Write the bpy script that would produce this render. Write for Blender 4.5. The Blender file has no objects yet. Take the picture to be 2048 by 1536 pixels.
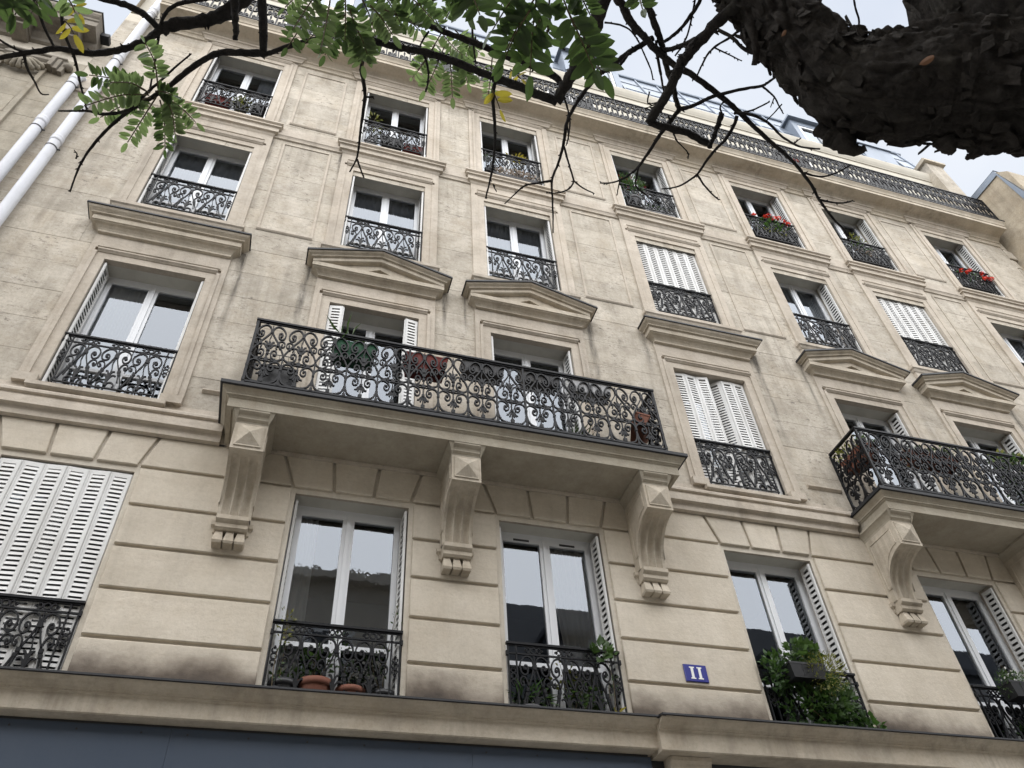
import bpy, math, random
from mathutils import Vector, Matrix, noise as mnoise
random.seed(7)
C = bpy.context.scene.collection
scene = bpy.context.scene

# ------------------------------------------------------------------ camera
CAM = Vector((0.0, -6.6, 1.6))
FWD = Vector((0.2376699, 0.6603807, 0.7123274))
RGT = Vector((0.9566530, -0.2862075, -0.0538540))
UPV = Vector((-0.1683093, -0.6942497, 0.6997781))
FPX = 1565.37
cd = bpy.data.cameras.new('camera'); cam = bpy.data.objects.new('camera', cd); C.objects.link(cam)
cd.sensor_width = 36; cd.lens = FPX / 2048 * 36; cd.clip_start = .05; cd.clip_end = 2000
M = Matrix((RGT, UPV, -FWD)).transposed().to_4x4(); M.translation = CAM
cam.matrix_world = M
scene.camera = cam

# ------------------------------------------------------------------ sky, sun, exposure
SUN_EL, SUN_AZ = math.radians(58), math.radians(200)     # azimuth: clockwise from +y
w = bpy.data.worlds.new('World'); scene.world = w; w.use_nodes = True
nt = w.node_tree; nt.nodes.clear()
def wn(t): return nt.nodes.new(t)
sky = wn('ShaderNodeTexSky'); sky.sky_type = 'NISHITA'; sky.sun_disc = False
sky.sun_elevation = SUN_EL; sky.sun_rotation = SUN_AZ; sky.air_density = 1.0; sky.dust_density = 3.0
tc = wn('ShaderNodeTexCoord'); nz = wn('ShaderNodeTexNoise'); nz.inputs['Scale'].default_value = 1.6
nz.inputs['Detail'].default_value = 5; nz.inputs['Roughness'].default_value = .5
mp = wn('ShaderNodeMapping'); mp.inputs['Scale'].default_value = (1, 1, 2.2)
nt.links.new(tc.outputs['Generated'], mp.inputs['Vector']); nt.links.new(mp.outputs['Vector'], nz.inputs['Vector'])
rp = wn('ShaderNodeValToRGB'); rp.color_ramp.elements[0].position = .32; rp.color_ramp.elements[1].position = .68
rp.color_ramp.elements[0].color = (1.42, 1.56, 1.82, 1); rp.color_ramp.elements[1].color = (1.90, 1.98, 2.10, 1)
nt.links.new(nz.outputs['Fac'], rp.inputs['Fac'])
mx = wn('ShaderNodeMix'); mx.data_type = 'RGBA'; mx.inputs['Factor'].default_value = .97
bg = wn('ShaderNodeBackground'); bg.inputs['Strength'].default_value = .1
out = wn('ShaderNodeOutputWorld')
nt.links.new(sky.outputs['Color'], mx.inputs['A']); nt.links.new(rp.outputs['Color'], mx.inputs['B'])
nt.links.new(mx.outputs['Result'], bg.inputs['Color']); nt.links.new(bg.outputs['Background'], out.inputs['Surface'])
sl = bpy.data.lights.new('sun', 'SUN'); sl.energy = 1.5; sl.angle = math.radians(124); sl.color = (1, .99, .975)
so = bpy.data.objects.new('sun', sl); C.objects.link(so)
sd = Vector((math.sin(SUN_AZ) * math.cos(SUN_EL), math.cos(SUN_AZ) * math.cos(SUN_EL), math.sin(SUN_EL)))
so.rotation_euler = sd.to_track_quat('Z', 'Y').to_euler(); so.location = sd * 60
scene.view_settings.view_transform = 'Standard'; scene.view_settings.look = 'None'
scene.view_settings.exposure = 2.25; scene.view_settings.gamma = 1; scene.view_settings.use_curve_mapping = False
scene.cycles.max_bounces = 8; scene.cycles.transparent_max_bounces = 16
scene.cycles.caustics_reflective = False; scene.cycles.caustics_refractive = False

# ------------------------------------------------------------------ helpers
def ray(u, v): return (FWD + RGT * ((u - 1024) / FPX) - UPV * ((v - 768) / FPX)).normalized()
def pt(u, v, dist): return CAM + ray(u, v) * dist

class MB:
    def __init__(s): s.v = []; s.f = []
    def quad(s, a, b, c, d):
        n = len(s.v); s.v += [tuple(a), tuple(b), tuple(c), tuple(d)]; s.f.append((n, n+1, n+2, n+3))
    def tri(s, a, b, c):
        n = len(s.v); s.v += [tuple(a), tuple(b), tuple(c)]; s.f.append((n, n+1, n+2))
    def box(s, x0, x1, y0, y1, z0, z1, M=None):
        P = [Vector(p) for p in ((x0,y0,z0),(x1,y0,z0),(x1,y1,z0),(x0,y1,z0),(x0,y0,z1),(x1,y0,z1),(x1,y1,z1),(x0,y1,z1))]
        if M: P = [M @ p for p in P]
        n = len(s.v); s.v += [tuple(p) for p in P]
        for f in ((0,3,2,1),(4,5,6,7),(0,1,5,4),(1,2,6,5),(2,3,7,6),(3,0,4,7)): s.f.append(tuple(n+i for i in f))
    def block(s, poly, y0, y1, ch=.008):
        """convex polygon (x,z) with its face at y0 (front, chamfered) and back at y1"""
        n = len(poly); cx = sum(p[0] for p in poly)/n; cz = sum(p[1] for p in poly)/n
        def ins(p):
            dx, dz = cx-p[0], cz-p[1]; return (p[0]+math.copysign(min(ch, abs(dx)), dx), p[1]+math.copysign(min(ch, abs(dz)), dz))
        b = len(s.v)
        s.v += [(p[0], y1, p[1]) for p in poly] + [(p[0], y0+ch, p[1]) for p in poly] + [(ins(p)[0], y0, ins(p)[1]) for p in poly]
        for i in range(n):
            j = (i+1) % n
            s.f.append((b+i, b+j, b+n+j, b+n+i)); s.f.append((b+n+i, b+n+j, b+2*n+j, b+2*n+i))
        s.f.append(tuple(b+2*n+i for i in range(n)))
    def uband(s, x0, x1, prof, y0=0.0, L=True, R=True, xgrow=True):
        """moulding along x; prof = [(depth, z)...]; x0,x1 at depth 0; returns at the ends go back to the wall"""
        b = len(s.v); n = len(prof)
        for d, z in prof:
            g = d if xgrow else 0
            xl = x0-(g if L else 0); xr = x1+(g if R else 0)
            s.v += [(xl, y0, z), (xl, y0-d, z), (xr, y0-d, z), (xr, y0, z)]
        for i in range(n-1):
            for k in range(3):
                s.f.append((b+4*i+k, b+4*i+4+k, b+4*i+5+k, b+4*i+1+k))
    def tube(s, pts, rad, seg=6, cap=True, rough=0, seed=0):
        pts = [Vector(p) for p in pts]; n = len(pts); b = len(s.v)
        t0 = (pts[1]-pts[0]).normalized(); nrm = t0.orthogonal().normalized()
        for i, p in enumerate(pts):
            t = (pts[min(i+1, n-1)]-pts[max(i-1, 0)]).normalized()
            nrm = (nrm - t*nrm.dot(t)).normalized(); bi = t.cross(nrm)
            r = rad[i] if hasattr(rad, '__len__') else rad
            for k in range(seg):
                a = 2*math.pi*k/seg; d = nrm*math.cos(a)+bi*math.sin(a)
                rr = r
                if rough: rr = r*(1+rough*mnoise.noise((p+d*r)*(.6/max(r,.004))+Vector((seed, 0, 0))))
                s.v.append(tuple(p+d*rr))
        for i in range(n-1):
            for k in range(seg):
                k2 = (k+1) % seg
                s.f.append((b+i*seg+k, b+i*seg+k2, b+(i+1)*seg+k2, b+(i+1)*seg+k))
        if cap:
            s.f.append(tuple(b+k for k in reversed(range(seg)))); s.f.append(tuple(b+(n-1)*seg+k for k in range(seg)))
    def bar2d(s, pts, w=.006, d=.009, y=0.0, ox=0.0, oz=0.0):
        """flat iron bar following 2-D points (x,z)"""
        w, d = w*1.28, d*1.2; n = len(pts); b = len(s.v)
        for i, (x, z) in enumerate(pts):
            a = pts[max(i-1, 0)]; c = pts[min(i+1, n-1)]
            tx, tz = c[0]-a[0], c[1]-a[1]; l = math.hypot(tx, tz) or 1; nx, nz_ = -tz/l*w, tx/l*w
            s.v += [(ox+x+nx, y-d, oz+z+nz_), (ox+x-nx, y-d, oz+z-nz_), (ox+x-nx, y+d, oz+z-nz_), (ox+x+nx, y+d, oz+z+nz_)]
        for i in range(n-1):
            for k in range(4):
                k2 = (k+1) % 4
                s.f.append((b+4*i+k, b+4*i+4+k, b+4*i+4+k2, b+4*i+k2))
        s.f.append((b, b+1, b+2, b+3)); e = b+4*(n-1); s.f.append((e+3, e+2, e+1, e))
    def lathe(s, prof, cx, cy, z0, seg=20):
        b = len(s.v); n = len(prof)
        for r, z in prof:
            for k in range(seg):
                a = 2*math.pi*k/seg; s.v.append((cx+r*math.cos(a), cy+r*math.sin(a), z0+z))
        for i in range(n-1):
            for k in range(seg):
                k2 = (k+1) % seg
                s.f.append((b+i*seg+k, b+i*seg+k2, b+(i+1)*seg+k2, b+(i+1)*seg+k))
    def mesh(s, name, mat=None, smooth=False):
        me = bpy.data.meshes.new(name); me.from_pydata(s.v, [], s.f); me.update()
        if mat: me.materials.append(mat)
        if smooth: me.polygons.foreach_set('use_smooth', [True]*len(me.polygons))
        return me
    def build(s, name, mat, parent=None, smooth=False, loc=None):
        return link(name, s.mesh(name, mat, smooth), parent, loc)

def link(name, me, parent=None, loc=None, rotz=0.0):
    o = bpy.data.objects.new(name, me); C.objects.link(o)
    if parent: o.parent = parent
    if loc is not None: o.location = loc
    if rotz: o.rotation_euler = (0, 0, rotz)
    return o
def empty(name, loc=(0, 0, 0)):
    o = bpy.data.objects.new(name, None); C.objects.link(o); o.location = loc; o.empty_display_size = .1; return o
def tag(o, label, cat, group=None):
    o['label'] = label; o['category'] = cat
    if group: o['group'] = group
    return o
def smooth_pts(P, n=4):
    """Catmull-Rom through tuples of any size"""
    out = []; m = len(P); dim = len(P[0])
    for i in range(m-1):
        p0 = P[max(i-1, 0)]; p1 = P[i]; p2 = P[i+1]; p3 = P[min(i+2, m-1)]
        for k in range(n):
            t = k/n
            out.append(tuple(.5*((2*p1[j])+(-p0[j]+p2[j])*t+(2*p0[j]-5*p1[j]+4*p2[j]-p3[j])*t*t+(-p0[j]+3*p1[j]-3*p2[j]+p3[j])*t**3) for j in range(dim)))
    out.append(tuple(P[-1])); return out

# ------------------------------------------------------------------ materials
class NM:
    def __init__(s, name):
        s.m = bpy.data.materials.new(name); s.m.use_nodes = True; s.t = s.m.node_tree; s.t.nodes.clear()
        s.out = s.n('ShaderNodeOutputMaterial'); s.p = s.n('ShaderNodeBsdfPrincipled')
        s.l(s.p.outputs[0], s.out.inputs['Surface'])
    def n(s, t, **k):
        o = s.t.nodes.new(t)
        for a, b in k.items(): setattr(o, a, b)
        return o
    def l(s, a, b): s.t.links.new(a, b)
    def pos(s, scale=(1, 1, 1)):
        g = s.n('ShaderNodeNewGeometry'); m = s.n('ShaderNodeMapping'); m.inputs['Scale'].default_value = scale
        s.l(g.outputs['Position'], m.inputs['Vector']); return m.outputs['Vector']
    def noise(s, vec, scale, detail=4, rough=.55, lo=.35, hi=.65):
        n = s.n('ShaderNodeTexNoise'); n.inputs['Scale'].default_value = scale; n.inputs['Detail'].default_value = detail
        n.inputs['Roughness'].default_value = rough; s.l(vec, n.inputs['Vector'])
        r = s.n('ShaderNodeMapRange'); r.inputs['From Min'].default_value = lo; r.inputs['From Max'].default_value = hi
        s.l(n.outputs['Fac'], r.inputs['Value']); return r.outputs['Result']
    def mix(s, f, a, b, mode='MIX'):
        m = s.n('ShaderNodeMix', data_type='RGBA', blend_type=mode)
        for sock, val in (('Factor', f), ('A', a), ('B', b)):
            i = m.inputs[sock] if sock != 'Factor' else m.inputs[0]
            if sock == 'A': i = m.inputs[6]
            if sock == 'B': i = m.inputs[7]
            if hasattr(val, 'links'): s.l(val, i)
            elif isinstance(val, (int, float)): i.default_value = val if sock == 'Factor' else (val, val, val, 1)
            else: i.default_value = (*val, 1)
        return m.outputs[2]
    def math(s, op, a, b=0.0):
        m = s.n('ShaderNodeMath', operation=op)
        for i, val in enumerate((a, b)):
            if hasattr(val, 'links'): s.l(val, m.inputs[i])
            else: m.inputs[i].default_value = val
        return m.outputs[0]
    def bump(s, h, strength=.3, dist=.01, prev=None):
        b = s.n('ShaderNodeBump'); b.inputs['Strength'].default_value = strength; b.inputs['Distance'].default_value = dist
        s.l(h, b.inputs['Height'])
        if prev: s.l(prev, b.inputs['Normal'])
        return b.outputs[0]
    def set(s, **k):
        for a, b in k.items():
            i = s.p.inputs[a]
            if hasattr(b, 'links'): s.l(b, i)
            elif isinstance(b, tuple) and len(b) == 3: i.default_value = (*b, 1)
            else: i.default_value = b
        return s

def stone(name, a, b, mottle=.5, streak=.35, fine=.25, per_obj=.16, stain=None, scratch=0.0, drips=()):
    s = NM(name); P = s.pos()
    oi = s.n('ShaderNodeObjectInfo')
    col = s.mix(s.noise(P, 1.1, 6, .6, .3, .7), a, b)
    # grey-brown weathering clouds
    c2 = s.noise(P, 3.2, 7, .68, .42, .72)
    col = s.mix(s.math('MULTIPLY', c2, mottle), col, (b[0]*.66, b[1]*.64, b[2]*.62))
    # pale lime patches
    c3 = s.noise(s.pos((1, 1, 1.4)), 2.1, 6, .7, .55, .75)
    col = s.mix(s.math('MULTIPLY', c3, mottle*.7), col, (a[0]*1.16, a[1]*1.18, a[2]*1.24))
    # warm ochre patina
    c4 = s.noise(s.pos((1, 1, .8)), 1.6, 7, .7, .50, .72)
    col = s.mix(s.math('MULTIPLY', c4, mottle*.75), col, (b[0]*.84, b[1]*.76, b[2]*.66))
    # rain streaks
    st = s.noise(s.pos((6, 6, .3)), 1.0, 6, .65, .46, .72)
    st = s.math('MULTIPLY', st, s.noise(P, .8, 3, .5, .4, .65))
    col = s.mix(s.math('MULTIPLY', st, streak), col, (.10, .085, .065))
    # horizontal bedding
    be = s.noise(s.pos((.7, .7, 14)), 1.0, 5, .65, .48, .75)
    col = s.mix(s.math('MULTIPLY', be, .22), col, (b[0]*.72, b[1]*.68, b[2]*.62))
    # fine grain and pits
    col = s.mix(s.math('MULTIPLY', s.noise(P, 24, 7, .8, .46, .70), fine), col, (b[0]*.45, b[1]*.43, b[2]*.4))
    if scratch:
        sc = s.math('MULTIPLY', s.noise(s.pos((1, 1, 2.2)), 9, 8, .82, .53, .64), s.noise(P, 1.7, 4, .6, .40, .62))
        col = s.mix(s.math('MULTIPLY', sc, scratch), col, (.15, .13, .11))
    if drips:
        sx = s.n('ShaderNodeSeparateXYZ'); g = s.n('ShaderNodeNewGeometry'); s.l(g.outputs['Position'], sx.inputs[0])
        wig = s.math('MULTIPLY', s.noise(s.pos((9, 9, .9)), 1.0, 4, .6, .3, .7), .075); tot = None
        for (dx, zt_, ln) in drips:
            q = s.math('ABSOLUTE', s.math('SUBTRACT', s.math('ADD', sx.outputs['X'], wig), dx+.037))
            q = s.math('MAXIMUM', s.math('SUBTRACT', 1.0, s.math('DIVIDE', q, .055)), 0.0)
            v = s.math('SUBTRACT', 1.0, s.math('DIVIDE', s.math('SUBTRACT', zt_, sx.outputs['Z']), ln))
            v = s.math('MULTIPLY', s.math('MAXIMUM', v, 0.0), s.math('LESS_THAN', sx.outputs['Z'], zt_))
            q = s.math('MULTIPLY', q, v); tot = q if tot is None else s.math('MAXIMUM', tot, q)
        col = s.mix(s.math('MINIMUM', s.math('MULTIPLY', tot, s.math('MULTIPLY', s.noise(s.pos((14, 14, 3)), 1.0, 5, .7, .25, .65), 1.3)), .8), col, (.07, .062, .052))
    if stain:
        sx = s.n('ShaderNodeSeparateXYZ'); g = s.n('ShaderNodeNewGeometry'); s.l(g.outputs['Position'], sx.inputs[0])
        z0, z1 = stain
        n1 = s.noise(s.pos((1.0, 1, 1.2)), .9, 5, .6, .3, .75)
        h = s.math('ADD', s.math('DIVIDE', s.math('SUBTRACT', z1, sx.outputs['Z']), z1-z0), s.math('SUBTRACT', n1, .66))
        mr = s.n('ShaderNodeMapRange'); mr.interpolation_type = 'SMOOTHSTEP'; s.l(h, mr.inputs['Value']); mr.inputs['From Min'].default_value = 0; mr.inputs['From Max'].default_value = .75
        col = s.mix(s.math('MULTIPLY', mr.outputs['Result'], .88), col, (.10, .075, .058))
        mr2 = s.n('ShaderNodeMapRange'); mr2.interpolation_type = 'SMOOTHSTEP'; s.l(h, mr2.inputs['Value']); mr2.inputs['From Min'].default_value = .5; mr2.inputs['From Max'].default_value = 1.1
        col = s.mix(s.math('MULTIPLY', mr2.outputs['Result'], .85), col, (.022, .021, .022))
    # each stone its own tone
    v = s.n('ShaderNodeMapRange'); v.inputs['To Min'].default_value = 1-per_obj; v.inputs['To Max'].default_value = 1+per_obj*.6
    s.l(oi.outputs['Random'], v.inputs['Value'])
    cc = s.n('ShaderNodeCombineColor'); 
    for i in range(3): s.l(v.outputs['Result'], cc.inputs[i])
    col = s.mix(1.0, col, cc.outputs[0], 'MULTIPLY')
    h = s.math('ADD', s.noise(P, 22, 6, .7, .2, .8), s.math('MULTIPLY', s.noise(P, 5, 4, .6, .2, .8), .8))
    s.set(**{'Base Color': col, 'Roughness': .88, 'Specular IOR Level': .25, 'Normal': s.bump(h, .35, .012)})
    return s.m
A_ = (.47, .395, .285); B_ = (.385, .315, .225)
M_block = stone('dressed_limestone', (.64, .58, .49), (.55, .49, .40), .32, .2, .22, .08)
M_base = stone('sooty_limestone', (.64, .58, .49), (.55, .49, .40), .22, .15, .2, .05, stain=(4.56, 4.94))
M_wall = stone('weathered_limestone', (.575, .525, .45), (.455, .41, .34), .8, .6, .42, .10, scratch=1.35, drips=[(x_+sg*.93, 10.3, ln_) for x_, sg, ln_ in ((-2.128, 1, 1.9), (.555, -1, 2.0), (.555, 1, 1.3), (2.70, 1, 2.2), (2.70, -1, .9), (5.41, -1, 1.0), (5.41, 1, 2.1), (8.10, -1, 1.4), (10.28, 1, 1.8))]+[(-2.128+.8, 13.4, 1.0), (.555-.8, 13.4, .9), (5.41+.8, 13.4, 1.1), (8.1-.8, 13.4, .8)])
M_trim = stone('moulded_limestone', (.565, .505, .43), (.465, .41, .34), .45, .5, .3, .07)
M_corn = stone('cornice_limestone', (.56, .50, .41), (.47, .415, .335), .5, .5, .3, .06)
M_mort = stone('lime_mortar', (.62, .57, .49), (.55, .50, .42), .3, .2, .2, .02)
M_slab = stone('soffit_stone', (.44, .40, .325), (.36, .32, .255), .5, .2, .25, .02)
M_left = stone('neighbour_limestone', (.41, .37, .30), (.31, .28, .225), .8, .4, .35, .12, scratch=.4)
M_lcor = stone('sooty_neighbour_limestone', (.30, .27, .225), (.21, .19, .16), .8, .6, .4, .08, scratch=.5)
M_rend = stone('ochre_render', (.52, .455, .355), (.41, .35, .265), .75, .6, .4, .05, scratch=.5)

def paint(name, c, rough=.45, dirt=.25, spec=.4, dcol=(.12, .11, .09), sc=3.0, metal=0.0, bumpy=.0):
    s = NM(name)
    col = s.mix(s.math('MULTIPLY', s.noise(s.pos((1, 1, .45)), sc, 6, .65, .42, .75), dirt), c, dcol)
    col = s.mix(s.math('MULTIPLY', s.noise(s.pos(), 45, 4, .7, .55, .8), dirt*.5), col, dcol)
    s.set(**{'Base Color': col, 'Roughness': rough, 'Specular IOR Level': spec, 'Metallic': metal})
    if bumpy: s.set(Normal=s.bump(s.noise(s.pos(), 9, 5, .6, .2, .8), bumpy, .01))
    return s.m
M_pvc = paint('white_window_paint', (.72, .735, .76), .35, .06)
M_shut = paint('white_shutter_paint', (.68, .68, .67), .45, .35, .35, (.25, .22, .18))
M_back = paint('shaded_shutter_back', (.035, .034, .032), .7, .4)  # near-black colour stands in for the shade behind the folded louvre slots
M_iron = paint('black_wrought_iron', (.006, .0065, .0085), .5, .3, .22, (.014, .012, .011), 20)
M_reveal = paint('grey_reveal_paint', (.58, .565, .51), .7, .25)
M_zinc = paint('dark_zinc_flashing', (.016, .017, .020), .55, .35, .3, (.04, .037, .034), 4, 0)
M_roof = paint('zinc_roof', (.20, .235, .29), .45, .45, .4, (.11, .125, .15), 2, .3)
M_attic = paint('attic_stone_paint', (.52, .485, .41), .7, .3, .3, (.3, .27, .22))
M_pipe = paint('white_pipe_paint', (.56, .57, .61), .45, .3, .3, (.2, .19, .17))
M_blue = paint('slate_blue_board', (.042, .060, .092), .5, .4, .4, (.065, .08, .105), 1.3, 0, .1)
M_dark = paint('dark_interior', (.05, .05, .052), .8, .1)
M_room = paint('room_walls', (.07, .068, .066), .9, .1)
M_terra = paint('terracotta', (.16, .062, .04), .75, .35, .3, (.16, .08, .05), 6)
M_grnp = paint('green_plastic', (.010, .065, .03), .6, .25, .15)
M_redp = paint('dark_red_plastic', (.12, .014, .010), .6, .25, .15)
M_gryp = paint('grey_plastic', (.07, .07, .075), .6, .3, .2)
M_ltgr = paint('pale_grey_plastic', (.34, .34, .35), .5, .25)
M_blkp = paint('black_plastic', (.015, .015, .017), .4, .3, .4, (.04, .04, .04))
M_whitep = paint('white_enamel', (.8, .8, .78), .3, .05)
M_sign = paint('blue_enamel', (.025, .03, .22), .25, .08, .5)
M_slate = paint('dark_slate', (.05, .055, .065), .5, .4, .5, (.025, .028, .033), 5)
M_opp = paint('opposite_stone', (.58, .54, .47), .9, .2)
M_asph = paint('asphalt', (.09, .09, .09), .85, .3, .3, (.05, .05, .05))
M_pave = paint('pavement_stone', (.34, .33, .31), .85, .4)
M_kerb = paint('kerb_granite', (.28, .27, .26), .8, .4)
M_orange = paint('dry_leaf', (.14, .06, .022), .6, .3)
M_yell = None
M_red = paint('red_petals', (.68, .045, .02), .5, .15, .3, (.4, .02, .02), 30)
M_pink = paint('crimson_petals', (.35, .03, .045), .5, .15, .3, (.2, .02, .03), 30)
M_wht = paint('white_petals', (.8, .8, .76), .5, .02)
M_dry = paint('dried_flowers', (.40, .33, .27), .8, .3)
M_stem = paint('twig_stem', (.10, .075, .035), .7, .3)

def glass(name, wob=0.0, tint=.93, ior=2.2):
    s = NM(name); s.t.nodes.remove(s.p)
    tr = s.n('ShaderNodeBsdfTransparent'); tr.inputs[0].default_value = (tint*.95, tint*.98, tint, 1)
    gl = s.n('ShaderNodeBsdfGlossy'); gl.inputs['Roughness'].default_value = .012; gl.inputs[0].default_value = (.86, .92, 1, 1)
    fr = s.n('ShaderNodeFresnel'); fr.inputs['IOR'].default_value = ior
    if wob:
        b = s.bump(s.noise(s.pos((1.6, 1.6, 1)), 4.5, 3, .5, .2, .8), wob, .02)
        s.l(b, gl.inputs['Normal']); s.l(b, fr.inputs['Normal'])
    m = s.n('ShaderNodeMixShader'); s.l(fr.outputs[0], m.inputs[0]); s.l(tr.outputs[0], m.inputs[1]); s.l(gl.outputs[0], m.inputs[2])
    s.l(m.outputs[0], s.out.inputs['Surface']); return s.m
M_glass = glass('window_glass', .005); M_oldglass = glass('wavy_old_glass', .025)

def cloth(name, c, trans=.5):
    s = NM(name); s.set(**{'Base Color': c, 'Roughness': .9})
    t = s.n('ShaderNodeBsdfTranslucent'); t.inputs[0].default_value = (*c, 1)
    m = s.n('ShaderNodeMixShader'); m.inputs[0].default_value = trans
    s.l(s.p.outputs[0], m.inputs[1]); s.l(t.outputs[0], m.inputs[2]); s.l(m.outputs[0], s.out.inputs['Surface']); return s.m
M_net = cloth('net_curtain', (.34, .36, .40)); M_drape = cloth('linen_drape', (.85, .83, .78), .15); M_sheer = cloth('sheer_curtain', (.85, .86, .88), .2)

def leafmat(name, c1, c2, trans=.35):
    s = NM(name); oi = s.n('ShaderNodeObjectInfo')
    n = s.math('ADD', s.math('MULTIPLY', s.noise(s.pos(), 9, 3, .5, .3, .7), .6), s.math('MULTIPLY', oi.outputs['Random'], .4))
    col = s.mix(n, c1, c2)
    s.set(**{'Base Color': col, 'Roughness': .42, 'Specular IOR Level': .45})
    t = s.n('ShaderNodeBsdfTranslucent'); s.l(s.mix(.5, col, (c2[0]*2.0, c2[1]*2.2, c2[2]*1.2)), t.inputs[0])
    m = s.n('ShaderNodeMixShader'); m.inputs[0].default_value = trans
    s.l(s.p.outputs[0], m.inputs[1]); s.l(t.outputs[0], m.inputs[2]); s.l(m.outputs[0], s.out.inputs['Surface']); return s.m
M_leaf = leafmat('robinia_leaf', (.038, .072, .026), (.072, .108, .042), .40)
M_leafp = leafmat('pale_robinia_leaf', (.095, .14, .065), (.145, .19, .10), .5)
M_fol = leafmat('pot_plant_leaf', (.032, .066, .02), (.066, .115, .035), .3)
M_foly = leafmat('yellow_green_leaf', (.10, .12, .028), (.19, .185, .045), .3)
M_yell = leafmat('yellow_leaf', (.26, .20, .03), (.36, .29, .05), .4)
M_fold = leafmat('dark_ivy_leaf', (.028, .062, .02), (.065, .125, .035), .3)

def bark(name, c1, c2):
    s = NM(name); P = s.pos()
    v = s.n('ShaderNodeTexVoronoi', feature='DISTANCE_TO_EDGE'); v.inputs['Scale'].default_value = 16; s.l(s.pos((1, 1, .6)), v.inputs['Vector'])
    n = s.noise(P, 26, 8, .72, .3, .7)
    col = s.mix(n, c1, c2)
    col = s.mix(s.math('MULTIPLY', s.noise(P, 5, 5, .6, .55, .72), .4), col, (.13, .12, .095))
    h = s.math('ADD', s.math('MINIMUM', s.math('MULTIPLY', v.outputs['Distance'], 5), .5), s.noise(P, 40, 8, .75, .2, .8))
    s.set(**{'Base Color': col, 'Roughness': .9, 'Specular IOR Level': .2, 'Normal': s.bump(h, .9, .015)}); return s.m
M_bark = bark('rough_bark', (.020, .0175, .0155), (.075, .066, .058))
M_twig = bark('branch_bark', (.020, .018, .018), (.055, .05, .047))

# ================================================================== SETTING
def ground():
    m = MB(); m.quad((-600, -600, -.02), (600, -600, -.02), (600, 600, -.02), (-600, 600, -.02)); o = m.build('ground', M_pave); o['kind'] = 'structure'
    m = MB(); m.box(-80, 80, -4.3, -.0, -.02, .13); m.box(-80, 80, -14, -10.6, -.02, .13); o = m.build('pavement', M_pave); o['kind'] = 'structure'
    m = MB(); m.box(-80, 80, -4.5, -4.3, -.02, .14); m.box(-80, 80, -10.6, -10.4, -.02, .14); o = m.build('kerb', M_kerb); o['kind'] = 'structure'
    m = MB(); m.quad((-80, -10.4, -.01), (80, -10.4, -.01), (80, -4.5, -.01), (-80, -4.5, -.01)); o = m.build('road', M_asph); o['kind'] = 'structure'
ground()

# ================================================================== APARTMENT BUILDING
XL, XR = -4.33, 14.70
XC = [-2.1282, .5546, 2.6997, 5.4102, 8.0993, 10.2808, 12.9306]
HW = .58
ROW = {'A': (4.44, 6.594), 'B': (7.45, 9.632), 'C': (10.81, 12.977), 'D': (13.70, 16.03)}
BALC = {1, 2, 4, 5}                       # columns behind the two stone balconies
def zbot(r, c): return 7.33 if (r == 'B' and c in BALC) else ROW[r][0]
bld = tag(empty('apartment_building'), 'cream limestone apartment building with stone balconies and black iron railings', 'building')
YW = .004                                  # mortar plane of the upper wall
YA = .032                                  # bottom of the channelled joints of the lower wall

def wall_with_holes(name, z0, z1, holes, y, mat):
    m = MB()
    xs = sorted({XL, XR, *[h[0] for h in holes], *[h[1] for h in holes]})
    zs = sorted({z0, z1, *[h[2] for h in holes], *[h[3] for h in holes]})
    for i in range(len(xs)-1):
        for j in range(len(zs)-1):
            cx, cz = (xs[i]+xs[i+1])/2, (zs[j]+zs[j+1])/2
            if any(h[0] < cx < h[1] and h[2] < cz < h[3] for h in holes): continue
            m.quad((xs[i], y, zs[j]), (xs[i+1], y, zs[j]), (xs[i+1], y, zs[j+1]), (xs[i], y, zs[j+1]))
    return m.build(name, mat, bld)
hA = [(x-HW, x+HW, ROW['A'][0], ROW['A'][1]) for x in XC]
hU = [(x-HW, x+HW, zbot(r, c), ROW[r][1]) for r in 'BCD' for c, x in enumerate(XC)]
wall_with_holes('wall', 4.2, 7.06, hA, YA, M_mort)
wall_with_holes('wall', 7.06, 16.62, hU, YW, M_mort)
m = MB()                                    # the building's bulk behind the front
m.quad((XL, YW, 0), (XL, 9, 0), (XL, 9, 19), (XL, YW, 19)); m.quad((XR, YW, 0), (XR, 9, 0), (XR, 9, 19), (XR, YW, 19))
m.quad((XL, 9, 0), (XR, 9, 0), (XR, 9, 19), (XL, 9, 19))
m.build('side_wall', M_rend, bld)

# ---- channelled lower storey: single stones
ZJ = [4.45, 4.885, 5.33, 5.76, 6.20, 6.645, 7.03]
INS, GAP = .05, .017
edges = [XL] + [e for x in XC for e in (x-HW-INS, x+HW+INS)] + [XR]
for k in range(0, len(edges), 2):
    xa, xb = edges[k], edges[k+1]
    for j in range(5):
        z0, z1 = ZJ[j]+(GAP if j else 0), ZJ[j+1]-GAP
        cut = [xa, xb]
        if xb-xa > 1.6: cut = [xa, xa+(xb-xa)*(.42 if j % 2 else .6), xb]
        for a, b in zip(cut, cut[1:]):
            mm = MB(); aa = a+(.0015 if a != xa else 0); bb = b-(.0015 if b != xb else 0)
            mm.block([(aa, z0), (bb, z0), (bb, z1), (aa, z1)], random.uniform(-.002, .002), YA+.01, .007)
            mm.build('stone_block', M_base if j == 0 else M_block, bld)
zb, zt = 6.645+GAP, 7.03
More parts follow.
